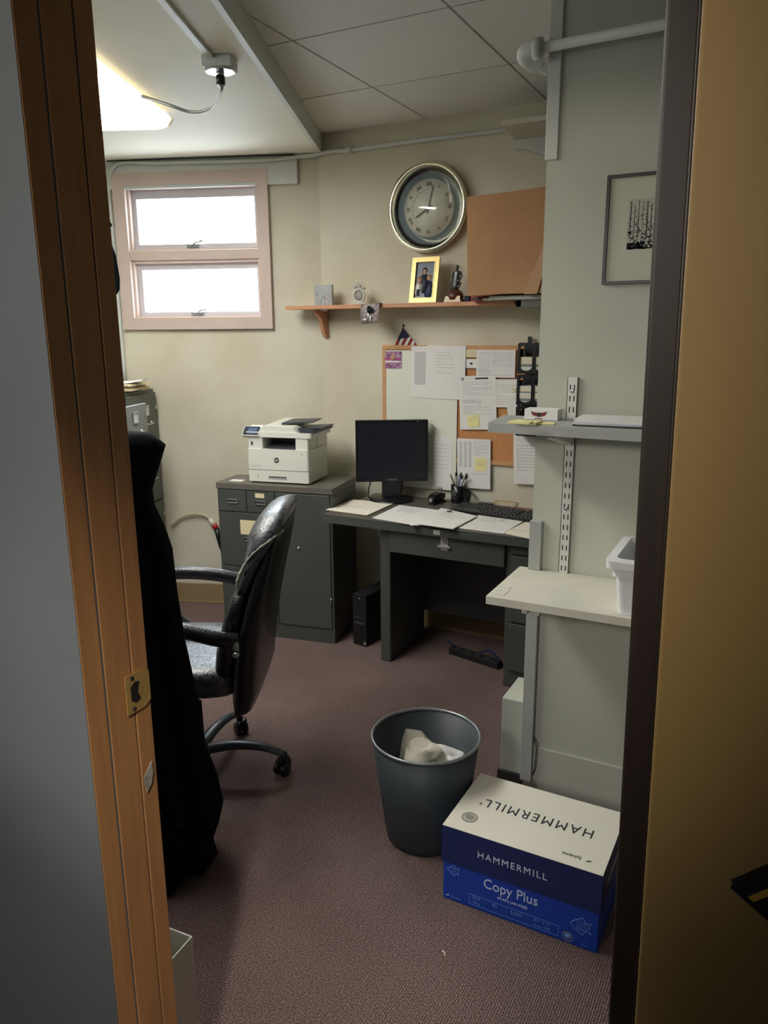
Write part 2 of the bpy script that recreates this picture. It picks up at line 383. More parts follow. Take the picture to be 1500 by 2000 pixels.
# strike plate
q = [ax(x, y, XJL+.004) for x, y in ((243, 1327), (290, 1318), (290, 1386), (247, 1397))]
yc = (q[0].y+q[1].y)/2; zc = (q[0].z+q[3].z)/2
sp = thing('strike_plate', 'brass strike plate screwed to the orange wooden door jamb', 'strike plate', (XJL+.004, yc, zc-.033))
mb = MB(); x = XJL+.0035
A = [(x, -.026+yc, zc-.034), (x, .012+yc, zc-.034), (x, .026+yc, zc-.026), (x, .026+yc, zc+.026), (x, .012+yc, zc+.034), (x, -.026+yc, zc+.034)]
mb.prism(A, [(a+.0018, b, c) for a, b, c in A], M_BRASS); mb.build('plate', sp, bevel=.0005)
mb = MB(); hp = [(0, -.016), (.006, -.02), (.012, -.012), (.012, .012), (.006, .02), (0, .016), (-.006, .018), (-.012, .01), (-.012, -.01), (-.006, -.018)]
hp = [(-.014, -.012), (-.004, -.019), (.006, -.016), (.001, 0), (.006, .016), (-.004, .019), (-.014, .012)]
mb.prism([(x+.0018, yc-.002+a, zc+b) for a, b in hp], [(x+.0021, yc-.002+a, zc+b) for a, b in hp], M_DKHOLE); mb.build('latch_hole', sp)
for dz in (-.027, .027): MB().lathe([(.004, x-XJL+.0018), (.004, .0065), (.002, .007)], M_SEAM, 12, (XJL, yc-.012, zc+dz), axis='x').build('screw', sp)

# right side: dark frame and the tan door folded back into the hall
fr = thing('x', 'x', 'x', (XJR, .8, 0))
for k in ('label', 'category'): del fr[k]
fr.name = 'trim_5'; struct(fr)
LR = Matrix(); LR[0][2] = -.0145; LR = TR(0, 0, 1.4) @ LR @ TR(0, 0, -1.4)
MB().box((XJR, .735, 0), (XJR+.052, .865, 2.18), M_DJ, LR).build('jamb_board', fr, bevel=.004, seg=3)
MB().box((XJR+.0255, .7305, 0), (XJR+.0305, .74, 2.18), M_DJ, LR).build('bead', fr, bevel=.0025, seg=3)
dr = thing('x', 'x', 'x', (XJR+.04, .71, 0))
for k in ('label', 'category'): del dr[k]
dr.name = 'door_1'; struct(dr)
MB().box((XJR+.0335, .692, .012), (XJR+.036+.76, .73, 2.15), M_DOOR, LR).build('door_panel', dr, bevel=.003)
# black binder hanging on the door at the right edge
bc = ay(1425, 1733, .68)
bd = thing('binder', 'black padded binder with a yellow stripe hanging on the tan door', 'binder', (bc.x+.1, .68, bc.z-.1))
e = [Vector((0, 0, 0)), Vector((.15, 0, .145)), Vector((.30, 0, .02)), Vector((.16, 0, -.11))]
MB().prism([bc+p for p in e], [bc+p+Vector((0, .011, 0)) for p in e], M_BLKM).build('cover', bd, bevel=.003)
u = (e[1]-e[0]).normalized(); v_ = (e[3]-e[0]).normalized()
a = bc+u*.006+v_*.014+Vector((0, -.0012, 0))
MB().prism([a, a+u*.17, a+u*.17+v_*.006, a+v_*.006], [p+Vector((0, .002, 0)) for p in (a, a+u*.17, a+u*.17+v_*.006, a+v_*.006)], mat('yellow_piping', (214, 160, 60), .6)).build('stripe', bd)
MB().tube(bez([bc+Vector((.15, .004, .14)), bc+Vector((.19, .004, .2)), bc+Vector((.21, .004, .26))], 5), .003, M_BLKM, 6).build('hanging_strap', bd)

# ------------------------------------------------------------------ window
wd = thing('x', 'x', 'x', (MW @ Vector((-.72, 0, 1.66))))
for k in ('label', 'category'): del wd[k]
wd.name = 'window_1'; struct(wd)
o0, o1, z0, z1 = -1.165, -.28, 1.655, 2.494; i0, i1, iz0, iz1 = -1.095, -.345, 1.718, 2.427
def miter(mb, A, B, y0, y1, mt):   # rectangular picture frame with mitred corners; A outer, B inner (u0,z0,u1,z1)
    a = [(A[0], A[1]), (A[2], A[1]), (A[2], A[3]), (A[0], A[3])]; b = [(B[0], B[1]), (B[2], B[1]), (B[2], B[3]), (B[0], B[3])]
    for k in range(4):
        l = (k+1) % 4; P_ = [a[k], a[l], b[l], b[k]]
        mb.prism([(u, y0, z) for u, z in P_], [(u, y1, z) for u, z in P_], mt)
    return mb
miter(MB(MW), (o0, z0, o1, z1), (i0, iz0, i1, iz1), -.028, 0, M_WTRIM).build('window_trim', wd, bevel=.0015)
zm0, zm1 = 2.035, 2.085
mb = MB(MW); mb.box((i0, -.02, zm0), (i1, .10, zm1), M_WTRIM); mb.build('meeting_rail', wd, bevel=.003)
M_SASH = mat('pale_sash', (196, 192, 196), .4)
for (a, b, c, d), (pa, pb_, pc, pd) in (((i0, zm1, i1, iz1), (-1.058, 2.123, -.374, 2.366)), ((i0, iz0, i1, zm0), (-1.054, 1.753, -.375, 1.986))):
    miter(MB(MW), (a, b, c, d), (a+.012, b+.01, c-.012, d-.016), .0, .10, M_WTRIM).build('stop_moulding', wd, bevel=.002)
    sh = miter(MB(MW), (a+.012, b+.01, c-.012, d-.016), (pa, pb_, pc, pd), .035, .07, M_SASH).build('sash', wd, bevel=.002)
    MB(MW).box((pa-.004, .05, pb_-.004), (pc+.004, .054, pd+.004), M_GLASS).build('pane', sh)
    lt = MB(MW); cx = (pa+pc)/2-.02; lt.box((cx-.035, .018, pb_-.022), (cx+.035, .036, pb_-.006), M_CHROME)
    lt.tube([(cx-.01, .02, pb_-.01), (cx+.02, .012, pb_+.004), (cx+.06, .012, pb_+.014)], .005, M_CHROME, 8); lt.build('latch', sh)

# ------------------------------------------------------------------ ceiling things
e = SD; t = SL    # e towards the camera, t to the left
if t.x > 0: t = -t
fc = az(338, 253, ZL-.068); fc.z = 0
MF = Matrix(((t.x, e.x, 0, fc.x), (t.y, e.y, 0, fc.y), (0, 0, 1, 0), (0, 0, 0, 1)))
fx = thing('ceiling_light', 'lit fluorescent fixture with a glowing cover on the lower white ceiling', 'ceiling light', (MF @ Vector((.22, .95, ZL-.068))))
MB(MF).box((.03, .015, ZL-.03), (.41, 1.895, ZL), M_TRIMW).build('housing', fx, bevel=.003)
pr = [(.012, ZL-.012), (.0, ZL-.03), (.02, ZL-.056), (.06, ZL-.068), (.38, ZL-.068), (.42, ZL-.056), (.44, ZL-.03), (.428, ZL-.012)]
lo = [p_ for p_ in pr if p_[1] < ZL-.05]
MB(MF).prism([(x, .012, z) for x, z in lo], [(x, 1.888, z) for x, z in lo], M_LIGHT).build('diffuser', fx)
hi = [(.012, ZL-.012), (.0, ZL-.03), (.0195, ZL-.0555), (.4205, ZL-.0555), (.44, ZL-.03), (.428, ZL-.012)]
MB(MF).prism([(x, .012, z) for x, z in hi], [(x, 1.888, z) for x, z in hi], mat('lamp_side', (255, 246, 222), .5, emit=1.1)).build('diffuser_rim', fx)
M_ECAP = mat('cream_end_cap', (240, 232, 205), .5)
pe = [(x+(.22-x)*-.02, z) for x, z in pr]
for y0_, y1_ in ((0, .0115), (1.8885, 1.90)): MB(MF).prism([(x, y0_, z) for x, z in pe], [(x, y1_, z) for x, z in pe], M_ECAP).build('end_cap', fx)
# junction box with metal raceway and flexible cable
jb0 = az(430, 142, ZL-.045)
MJ = Matrix(((t.x, e.x, 0, jb0.x), (t.y, e.y, 0, jb0.y), (0, 0, 1, 0), (0, 0, 0, 1)))
jb = thing('junction_box', 'small white electrical box with a dark connector on the lower ceiling', 'junction box', (jb0.x, jb0.y, ZL-.06))
MB(MJ).box((-.052, -.045, ZL-.036), (.052, .045, ZL), M_TRIMW).build('box', jb, bevel=.003)
oc = [(.05*math.cos(k*PI/4+PI/8)*1.05, .045*math.sin(k*PI/4+PI/8)*1.05) for k in range(8)]
MB(MJ).prism([(x, y, ZL-.044) for x, y in oc], [(x, y, ZL-.037) for x, y in oc], M_CHROME).build('cover_plate', jb, bevel=.001)
MB(MJ).cyl((0, 0, ZL-.056), (0, 0, ZL-.044), .014, M_CHROME).build('locknut', jb)
MB(MJ).cyl((0, 0, ZL-.082), (0, 0, ZL-.056), .016, M_BLKP).cyl((0, 0, ZL-.088), (0, 0, ZL-.082), .012, M_CHROME).build('connector', jb)
st = MJ @ Vector((0, 0, ZL-.088))
en = MF @ Vector((.0, .34, ZL-.03))
cp = [st, st+Vector((0, 0, -.012)), az(412, 210, ZL-.105), az(375, 219, ZL-.105), az(330, 205, ZL-.08), en]
tag(MB().tube(bez(cp, 10), .006, mat('grey_cable', (128, 130, 128), .4, .3), 8).build('flexible_cable'), 'grey flexible cable looping from the electrical box to the ceiling light', 'cable')
mb = MB(MJ); mb.box((.008, .045, ZL-.012), (.034, 1.25, ZL-.0005), M_TRIMW); tag(mb.build('raceway', bevel=.003), 'flat white cable channel running along the ceiling to the electrical box', 'raceway')
# pipe along the top of both walls
zp = 2.515
pw = [MW @ Vector((UL-.0, -.012, 1.35)), MW @ Vector((UL-.0, -.012, 2.2)), MW @ Vector((UL-.0, -.014, 2.40)), MW @ Vector((UL+.015, -.02, 2.47)), *[MW @ Vector((aw(x_, y_, -.036)[0], -.036, min(ZL-.012, aw(x_, y_, -.036)[1]))) for x_, y_ in ((232, 319), (300, 318), (400, 316), (517, 313), (573, 307), (606, 301))], ay(650, 295, YW-.016), ay(683, 293, YW-.016), ay(800, 277, YW-.016), ay(970, 256, YW-.016), Vector((-1.0, YW-.016, ay(970, 256, YW-.016).z))]
wp = thing('conduit', 'thin white pipe running along the top of the window wall and clock wall', 'pipe', pw[7])
MB().tube(bez(pw, 6), .0105, M_TRIMW, 10).build('tube', wp)
cq = ay(683, 293, YW-.016); MB().cyl(cq-Vector((.018, 0, 0)), cq+Vector((.018, 0, 0)), .0155, M_TRIMW).build('coupling', wp)
tag(MB().tube([MW @ Vector((UL+.02, -.053, zp+.036)), MW @ Vector((-.6, -.053, zp+.036)), MW @ Vector((-.12, -.053, zp+.034))], .0035, M_BLKP, 6).build('black_cable'), 'thin black cable stapled along the ceiling line above the window', 'cable')
# pipe on the partition with its elbow
pp = thing('wall_pipe', 'white pipe with an elbow fitting crossing the partition near the ceiling', 'pipe', (-.5, YP-.03, 2.43))
pa = ay(1085, 90, YP-.03); pz = pa.z
MB().cyl((XP-.045, YP-.034, pz), (1.0, YP-.034, pz+.02), .014, M_TRIMW).build('tube', pp)
mb = MB(); mb.tube(bez([(XP-.03, YP-.034, pz), (XP-.05, YP-.034, pz), (XP-.072, YP-.020, pz-.004), (XP-.074, YP+.015, pz-.008), (XP-.066, YP+.06, pz-.008)], 6), .025, M_TRIMW, 14); mb.cyl((XP-.042, YP-.034, pz), (XP-.016, YP-.034, pz), .030, M_TRIMW, 8); mb.build('elbow', pp)
MB().cyl((XP-.068, YP+.04, pz-.008), (XP-.02, YP+.3, pz-.008), .014, M_TRIMW).build('tube', pp)
# ================================================================== BACK WALL AND SHELF
zs = ay(800, 592, YW-.17).z
sh = thing('wall_shelf', 'long reddish wooden shelf on the back wall beneath the clock', 'shelf', (-1.8, YW-.09, zs-.2))
xs0, xs1 = ay(558, 592, YW-.17).x, ay(1005, 588, YW-.17).x
MB().prism([(xs0, YW-.175, zs-.019), (xs1, YW-.175, zs-.019), (xs1, YW, zs-.019), (-2.30, YW, zs-.019), (-2.42, YW-.055, zs-.019)],
           [(xs0, YW-.175, zs), (xs1, YW-.175, zs), (xs1, YW, zs), (-2.30, YW, zs), (-2.42, YW-.055, zs)], M_SHELFW).build('board', sh, bevel=.002)
def bracket(x, parent):
    pf = [(0, 0), (-.13, 0), (-.128, -.018), (-.10, -.03), (-.075, -.05), (-.06, -.085), (-.045, -.12), (-.03, -.142), (-.012, -.152), (0, -.152)]
    MB().prism([(x, YW-.001+a, zs-.019+b) for a, b in pf], [(x+.022, YW-.001+a, zs-.019+b) for a, b in pf], M_SHELFW).build('bracket', parent, bevel=.0015)
bracket(-2.30, sh)
for px in (630, 836):
    p = ay(px, 598, YW-.10); mb = MB()
    for k in range(3): mb.lathe([(.007, 0), (.007, .006), (.004, .01)], M_CHROME, 10, (p.x+(k-1)*.018, p.y, zs-.029))
    mb.box((p.x-.03, p.y-.004, zs-.024), (p.x+.03, p.y+.004, zs-.019), M_CHROME); mb.build('cup_hook_plate', sh)
# clock
cc = ay(833, 405, YW-.05); rc = .2135
ck = thing('wall_clock', 'large round gold-rimmed wall clock with Roman numerals above the shelf', 'clock', (cc.x, YW, cc.z-rc))
CY = YW-.001
MB().lathe([(rc*.93, 0), (rc*.96, -.02), (rc, -.035), (rc*1.0, -.048), (rc*.985, -.056), (rc*.955, -.052), (rc*.94, -.057), (rc*.91, -.05), (rc*.885, -.034), (rc*.88, -.03), (rc*.87, -.02), (rc*.87, 0)], M_RIMG, 72, (cc.x, CY, cc.z), axis='y', closed=True).build('rim', ck)
M_CKB = mat('clock_blue_band', (120, 140, 148), .35)
MB().lathe([(.001, -.012), (rc*.875, -.012), (rc*.875, 0), (.001, 0)], mat('clock_black_ring', (24, 26, 32), .4), 64, (cc.x, CY, cc.z), axis='y').build('backing', ck)
MB().lathe([(.001, -.016), (rc*.81, -.016), (rc*.81, -.0125), (.001, -.0125)], M_CKB, 64, (cc.x, CY, cc.z), axis='y').build('outer_band', ck)
fr_ = rc*.645
fc_ = MB().lathe([(.001, -.021), (fr_, -.021), (fr_, -.0165), (.001, -.0165)], mat('clock_face', (214, 212, 196), .5), 64, (cc.x, CY, cc.z), axis='y')
for r_ in (fr_, fr_*.97, fr_*.66): fc_.lathe([(r_, -.0212), (r_, -.0225), (r_-.0016, -.0225), (r_-.0016, -.0212)], M_TRIMW, 64, (cc.x, CY, cc.z), axis='y', closed=True)
fc_ = fc_.build('dial', ck)
for i, s_ in enumerate(['XII', 'I', 'II', 'III', 'IIII', 'V', 'VI', 'VII', 'VIII', 'IX', 'X', 'XI']):
    a = PI/2-i*PI/6; M_ = TR(cc.x+fr_*.815*math.cos(a), CY-.0225, cc.z+fr_*.815*math.sin(a)) @ RX(PI/2) @ RZ(a-PI/2)
    text('numeral', s_, .026, M_, M_INKD, fc_, depth=.0004)
def hand(ang, L_, w_, y):
    d = Vector((math.cos(ang), 0, math.sin(ang))); n = Vector((-d.z, 0, d.x)); c = Vector((cc.x, y, cc.z))
    A = [c-d*L_*.22+n*w_, c-d*L_*.22-n*w_, c-n*w_, c+d*L_*.8-n*w_*1.2, c+d*L_, c+d*L_*.8+n*w_*1.2, c+n*w_]
    MB().prism(A, [p+Vector((0, -.0015, 0)) for p in A], M_INKD).build('hand', ck)
hand(math.radians(90-14), fr_*.86, .0022, CY-.026); hand(math.radians(90-238), fr_*.62, .003, CY-.029)
MB().lathe([(.006, -.024), (.006, -.031), (.003, -.032)], M_INKD, 16, (cc.x, CY, cc.z), axis='y').build('hub', ck)
MB().lathe([(.001, -.0345), (rc*.885, -.034), (rc*.885, -.033), (.001, -.0335)], M_GLASS, 48, (cc.x, CY, cc.z), axis='y').build('lens', ck)
# helpers for standing frames
def rect_frame(mb, w_, h_, b_, d_, mt, M_):
    mb.M = M_; miter(mb, (-w_/2, 0, w_/2, h_), (-w_/2+b_, b_, w_/2-b_, h_-b_), -d_, 0, mt); return mb
# gold photo frame
p = ay(828, 583, YW-.12); M_ = TR(p.x, YW-.13, zs) @ RZ(-.02) @ RX(-.2)
gf = thing('photo_frame', 'gold frame with a portrait of three people standing beneath the clock', 'picture frame', (p.x, YW-.13, zs))
rect_frame(MB(), .150, .225, .022, .012, M_GOLD, M_).build('frame', gf, bevel=.003)
rect_frame(MB(), .110, .185, .004, .014, M_GOLD, M_ @ TR(0, 0, .02)).build('inner_edge', gf)
ph = MB(M_); ph.box((-.055, -.004, .02), (.055, -.001, .205), mat('portrait_backdrop', (56, 68, 88), .35, noise=.2, nscale=14))
def head(cx, cz, r, hair, body, bw, bh):
    el = lambda a, b, x, z, y, mt: ph.lathe([(.0005, -y), (a, -y), (a, -y+.0003), (.0005, -y+.0003)], mt, 20, (x, 0, z), sx=1, sy=b/a, axis='y')
    el(bw, bh, cx, cz-r*1.2-bh*.85, .0046, body); el(r*1.1, r*1.35, cx, cz+r*.25, .0050, hair); el(r*.85, r*1.05, cx, cz-r*.1, .0054, M_SKIN)
    for q_ in (-1, 1): el(r*.12, r*.08, cx+q_*r*.32, cz+r*.05, .0057, M_INKD)
    el(r*.26, r*.06, cx, cz-r*.6, .0057, mat('lip_print', (150, 90, 84), .6)); el(r*.07, r*.2, cx, cz-r*.2, .0056, mat('nose_print', (165, 122, 104), .6))
head(-.004, .155, .013, M_BLKM, mat('portrait_dark', (40, 46, 60), .6), .026, .05)
head(.024, .122, .012, mat('fair_hair', (150, 110, 70), .8), mat('portrait_navy', (46, 56, 84), .6), .024, .05)
head(-.030, .112, .013, mat('fair_hair', (150, 110, 70)), M_PAPER, .022, .035)
ph.box((-.04, -.0062, .035), (-.022, -.0056, .068), M_FNAV); ph.build('portrait', gf)
MB(M_).box((-.02, 0, .0), (.02, .002, .15), M_BLKM, TR(0, .052, 0) @ RX(.33)).build('easel_back', gf)
# clear glass plaque at the left of the shelf
p = ay(633, 586, YW-.1); gl = thing('glass_plaque', 'clear square glass plaque with a pale etched scene at the left of the shelf', 'plaque', (p.x, YW-.1, zs))
M_ = TR(p.x, YW-.1, zs); MB(M_).box((-.055, -.008, 0), (.055, .008, .108), mat('etched_glass', (196, 204, 206), .25, trans=.5, noise=.1, nscale=30)).build('block', gl, bevel=.002)
pl = MB(M_)
for i in range(26):
    a, b = random.uniform(-.045, .045), random.uniform(.01, .095); pl.ball((a, -.0086, b), random.uniform(.003, .009), random.choice([M_LGST, M_TRIMW, mat('pinkish', (190, 170, 180), .6)]), sy=.08, sz=random.uniform(.4, 1.3), n=8)
pl.build('etching', gl)
# small round frame with little figures
p = ay(702, 582, YW-.1); rf = thing('round_photo_frame', 'tiny round silver photo frame topped by white flowers, on the shelf', 'picture frame', (p.x, YW-.1, zs))
c = Vector((p.x, YW-.1, zs+.047))
MB().lathe([(.036, 0), (.037, -.008), (.033, -.012), (.027, -.008), (.025, 0)], M_TRIMW, 32, c, axis='y', closed=True).build('ring', rf)
MB().lathe([(.0005, -.004), (.026, -.004), (.026, 0), (.0005, 0)], mat('grey_photo', (150, 146, 140), .4, noise=.25, nscale=60), 24, c, axis='y').build('photo', rf)
mb = MB(); mb.ball(c+Vector((0, -.004, -.042)), .045, M_TRIMW, sx=1, sy=.35, sz=.12, n=14); mb.build('foot', rf)
mb = MB()
for i in range(9):
    a = PI*.15+PI*.7*i/8; r = .045+.02*(i % 3)
    q = c+Vector((.03*math.cos(a)*1.2, -.003, r*math.sin(a)*.6+.022)); mb.ball(q, .006, M_TRIMW if i % 3 else M_LGST, sy=.6, n=8); mb.cyl(c+Vector((.02*math.cos(a), 0, .03)), q, .0015, M_LGST, 6)
mb.build('flowers', rf)
# curled snapshot hanging over the shelf edge
p = ay(726, 600, YW-.18); mb = MB()
M_DOG = blotch('snapshot_ground', [(60, 52, 56), (130, 118, 116), (196, 184, 178)], 60)
W_, H_ = .112, .098; n = 8; vs = []; 
for i in range(n+1):
    for j in range(n+1):
        a = (i/n-.5)*W_; b = -j/n*H_; vs.append((p.x-.002+a, YW-.181-.012*(i/n-.2)**2-.01*abs(math.sin(j/n*2.5))-.004, zs+.006+b-.006*(1-i/n)))
fs = [(i*(n+1)+j, (i+1)*(n+1)+j, (i+1)*(n+1)+j+1, i*(n+1)+j+1) for i in range(n) for j in range(n)]
mb.add(vs, fs, M_DOG, True)
top = [Vector((p.x-.002+(i/n-.5)*W_, YW-.1815+.001, zs+.006-.006*(1-i/n))) for i in range(n+1)]
mb.add([vs[i*(n+1)] for i in range(n+1)]+[(t_.x, YW-.15, zs+.001) for t_ in top], [(i, i+1, n+2+i, n+1+i) for i in range(n)], M_PAPER, True)
sn = mb.build('snapshot'); tag(sn, 'curled snapshot of a black and white dog hanging over the shelf edge', 'photo')
sn.modifiers.new('t', 'SOLIDIFY').thickness = .0006
dg = MB(); by = YW-.20
def sd(x, z, rx, rz, mt, rot=0): dg.lathe([(.0004, -.0006), (1, -.0006), (1, 0), (.0004, 0)], mt, 16, (0, 0, 0), sx=rx, sy=rz, axis='y') ; 
for x, z, rx, rz, mt in ((-.002, -.035, .014, .02, M_BLKM), (-.008, -.055, .006, .02, M_PAPER), (-.028, -.083, .012, .006, M_PAPER), (.004, -.075, .005, .014, M_PAPER), (.014, -.04, .01, .012, M_BLKM), (-.004, -.022, .005, .006, M_PAPER)):
    dg.M = TR(p.x+x, by-.003, zs+.006+z) @ Matrix.Diagonal((rx, .4, rz, 1)); dg.lathe([(.001, 0), (1, 0), (1, .0015), (.001, .0015)], mt, 16, axis='y')
dg.build('dog', sn)
# pewter figurine on wooden base
p = ay(889, 582, YW-.1); fg = thing('figurine', 'small pewter statuette of a cloaked figure on a wooden base with a plate', 'figurine', (p.x, YW-.1, zs))
B = Vector((p.x, YW-.1, zs))
MB(TR(*B)).box((-.05, -.036, 0), (.05, .03, .012), M_WOODD).build('plinth', fg, bevel=.002)
A = [(-.045, -.04, .002), (.042, -.04, .002), (.038, -.034, .03), (-.038, -.034, .03)]
MB(TR(*B)).prism(A, [(a, b+.004, c) for a, b, c in A], mat('nameplate_cream', (232, 218, 188), .5)).build('name_plate', fg)
mb = MB(TR(*B)); mb.lathe([(.04, .012), (.042, .03), (.034, .05), (.022, .06), (.001, .062)], M_WOODD, 20); mb.build('wooden_mound', fg)
mb = MB(TR(*B)); ring = lambda cx, cy, cz, rx, ry: [(cx+rx*math.cos(2*PI*k/12), cy+ry*math.sin(2*PI*k/12), cz) for k in range(12)]
mb.loft([ring(-.002, 0, .058, .02, .014), ring(.0, 0, .08, .017, .012), ring(.004, 0, .10, .020, .013), ring(.006, 0, .125, .016, .011), ring(.008, 0, .14, .02, .01), ring(.008, 0, .150, .014, .008), ring(.008, 0, .154, .005, .005), ring(.008, 0, .158, .005, .005)], M_FOAM)
mb.ball((.009, 0, .167), .009, M_FOAM, sz=1.25, n=12)
mb.tube([(.026, 0, .145), (.034, -.004, .122), (.028, -.012, .105), (.012, -.016, .10)], [.006, .005, .004, .004], M_FOAM, 8)
mb.tube([(-.008, 0, .145), (-.016, -.006, .122), (-.018, -.012, .10), (-.022, -.01, .075), (-.026, -.005, .06)], [.006, .005, .004, .003, .003], M_FOAM, 8)
mb.tube([(.004, 0, .06), (.02, -.004, .075), (.03, 0, .095)], [.004, .006, .004], M_FOAM, 8); mb.build('figure', fg)
tag(MB(TR(B.x+.066, B.y, B.z)).box((-.014, -.012, 0), (.014, .012, .03), M_FNAV).build('trinket_box', bevel=.003), 'tiny navy box between the pewter statuette and the cardboard carton', 'box')
# white wall shelf that carries the carton, plus the red item and papers under it
ws = thing('white_shelf', 'white shelf board under the large cardboard carton', 'shelf', (-1.0, YW-.15, zs))
wx = ay(1010, 580, 3.5).x
MB().box((-1.245, 3.46, zs+.001), (-.4, YW, zs+.018), M_TRIMW).build('board', ws, bevel=.002)
MB().box((xs1+.004, YW-.16, zs-.03), (xs1+.14, YW-.13, zs), M_TRIMW).box((xs1+.004, YW-.16, zs-.03), (xs1+.03, YW, zs), M_TRIMW).build('bracket', ws, bevel=.002)
tag(MB().box((-1.355, 3.52, zs+.0005), (-1.30, 3.6, zs+.02), M_RED).box((-1.353, 3.519, zs+.004), (-1.302, 3.5195, zs+.016), M_BLKP).build('battery_pack', bevel=.002), 'small red packet wedged on the shelf beneath the cardboard carton', 'packet')
tag(MB().box((-1.29, 3.50, zs+.0005), (-1.25, 3.64, zs+.012), M_PAPER).build('card_stack', bevel=.001), 'small stack of white cards lying between the red packet and white shelf', 'cards')
c0 = ay(905, 385, 3.42); c1 = ay(1063, 368, 3.42); c2 = ay(1060, 571, 3.42); c3 = ay(913, 573, 3.42)
cz = zs+.0195; hh = c0.z-cz
cb = thing('carton', 'large brown cardboard carton with tape on the white shelf', 'carton', (-1.15, 3.5, cz))
Mc = TR(c3.x, 3.42, cz)
wc = c2.x+.32-c3.x
MB(Mc).prism([(-.012, 0, hh), (.19, -.004, hh+.004), (wc, 0, hh+.03), (wc, 0, 0), (.2, .003, .006), (.0, 0, 0), (-.004, 0, .2)], [(-.005, .27, hh), (.19, .27, hh), (wc, .27, hh+.02), (wc, .27, 0), (.2, .27, .003), (.006, .27, 0), (0, .27, .2)], M_CARD).build('body', cb, bevel=.003)
tp = [(.27, -.0045, .0), (.33, -.0045, .0), (.40, -.0045, .25), (.37, -.0045, .25)]
MB(Mc).prism(tp, [(a, b+.001, c) for a, b, c in tp], M_TAPE).build('packing_tape', cb)
# white shelf high on the wall
a, b = Y_ = (ay(1009, 276, YW), az(972, 239, ay(1009, 276, YW).z))
zt = a.z
hs = thing('high_shelf', 'white shelf board near the ceiling to the right of the clock', 'shelf', (-.9, YW-.15, zt))
MB().prism([(a.x, YW, zt), (b.x-.01, YW-.30, zt), (-.2, YW-.30, zt), (-.2, YW, zt)], [(a.x, YW, zt+.02), (b.x-.01, YW-.30, zt+.02), (-.2, YW-.30, zt+.02), (-.2, YW, zt+.02)], M_SHW).build('board', hs, bevel=.002)
pf = [(0, 0), (-.2, 0), (-.2, -.016), (0, -.13)]
br_ = [(a.x, zt-.0005), (a.x+.55, zt-.0005), (a.x+.55, zt-.23), (a.x+.05, zt-.045), (a.x, zt-.04)]
MB().prism([(x, YW-.03, z) for x, z in br_], [(x, YW-.001, z) for x, z in br_], M_TRIMW).build('bracket', hs, bevel=.002)

# bulletin board
bx0, bz1 = ay(749, 674, YW).x, ay(749, 674, YW).z; bz0 = ay(995, 909, YW).z; bx1 = bx0+.91
bb = thing('bulletin_board', 'oak-framed cork bulletin board on the back wall above the desk', 'bulletin board', ((bx0+bx1)/2, YW, bz0))
MB().box((bx0+.012, YW-.008, bz0+.012), (bx1-.012, YW-.001, bz1-.012), M_CORK).build('cork', bb)
miter(MB(TR(0, YW, 0)), (bx0, bz0, bx1, bz1), (bx0+.022, bz0+.022, bx1-.022, bz1-.022), -.016, -.0, M_OAK).build('frame', bb, bevel=.002)
wbx1 = ay(895, 800, YW).x
tag(MB().box((bx0+.024, YW-.0172, ay(860, 955, YW).z), (wbx1, YW-.0165, bz1-.026), mat('whiteboard_sheet', (226, 227, 212), .6)).build('poster_sheet'), 'large plain off-white sheet covering the left half of the bulletin board', 'sheet')
def lines(mb, x0, x1, z0, z1, y, n, mt=M_INK, words=True, h=.0017):
    for k in range(n):
        z = z1-(k+.5)*(z1-z0)/n; x = x0
        while x < x1-.004:
            L_ = min(random.uniform(.008, .03), x1-x) if words else x1-x
            mb.box((x, y-.0003, z-h/2), (x+L_, y, z+h/2), mt); x += L_+.004
            if words and random.random() < .06: break
def paper(name, px, Y, w_, h_, rot, fn, label, cat='paper', mt=None, curl=0):
    """sheet pinned with its top-left corner where the sight line px meets plane Y"""
    p = ay(px[0], px[1], Y); M_ = TR(p.x, Y, p.z) @ RY(rot)
    mb = MB(M_); mb.box((0, -.0006, -h_), (w_, 0, 0), mt or M_PAPER)
    if fn: fn(mb, -.0007)
    o = mb.build(name); tag(o, label, cat); return o
Yb = YW-.0185
paper('notice', (803, 676), Yb, .125, .268, .0, lambda m_, y: (lines(m_, .02, .085, -.20, -.03, y, 30, M_INK, False, .003)), 'narrow printed notice with a dense grey column, on the board left of a larger sheet')
paper('notice', (835, 674), Yb-.0015, .215, .275, .012, lambda m_, y: lines(m_, .05, .15, -.15, -.03, y, 8), 'broad pale letter pinned at the top middle of the bulletin board')
pho = paper('magazine_cutout', (752, 686), Yb-.001, .098, .09, .0, None, 'purple and pink picture cut-out pinned at the board top left corner', 'picture', blotch('magazine_print', [(46, 30, 60), (120, 60, 110), (190, 150, 180), (120, 110, 120)], 40))
p = ay(752, 686, Yb); mb = MB(TR(p.x, Yb-.0012, p.z)); mb.box((.002, -.001, -.058), (.096, 0, -.050), M_PAPER); mb.box((0, -.001, -.045), (.098, 0, -.035), mat('magenta_print', (170, 70, 130), .5)); mb.lathe([(.0005, -.002), (.016, -.002), (.016, 0), (.0005, 0)], M_SKIN, 16, (.05, 0, -.03), sy=1.2, axis='y'); mb.build('face_print', pho)
paper('card', (911, 683), Yb, .055, .038, 0, lambda m_, y: lines(m_, .006, .05, -.034, -.006, y, 5), 'small printed card on the board beside the broad pale letter, upper of two', mt=M_CREAM)
paper('card', (911, 701), Yb, .055, .046, 0, lambda m_, y: m_.box((.02, y-.0003, -.028), (.034, y, -.018), M_INKD), 'small white card with a dark spot, lower of two on the board')
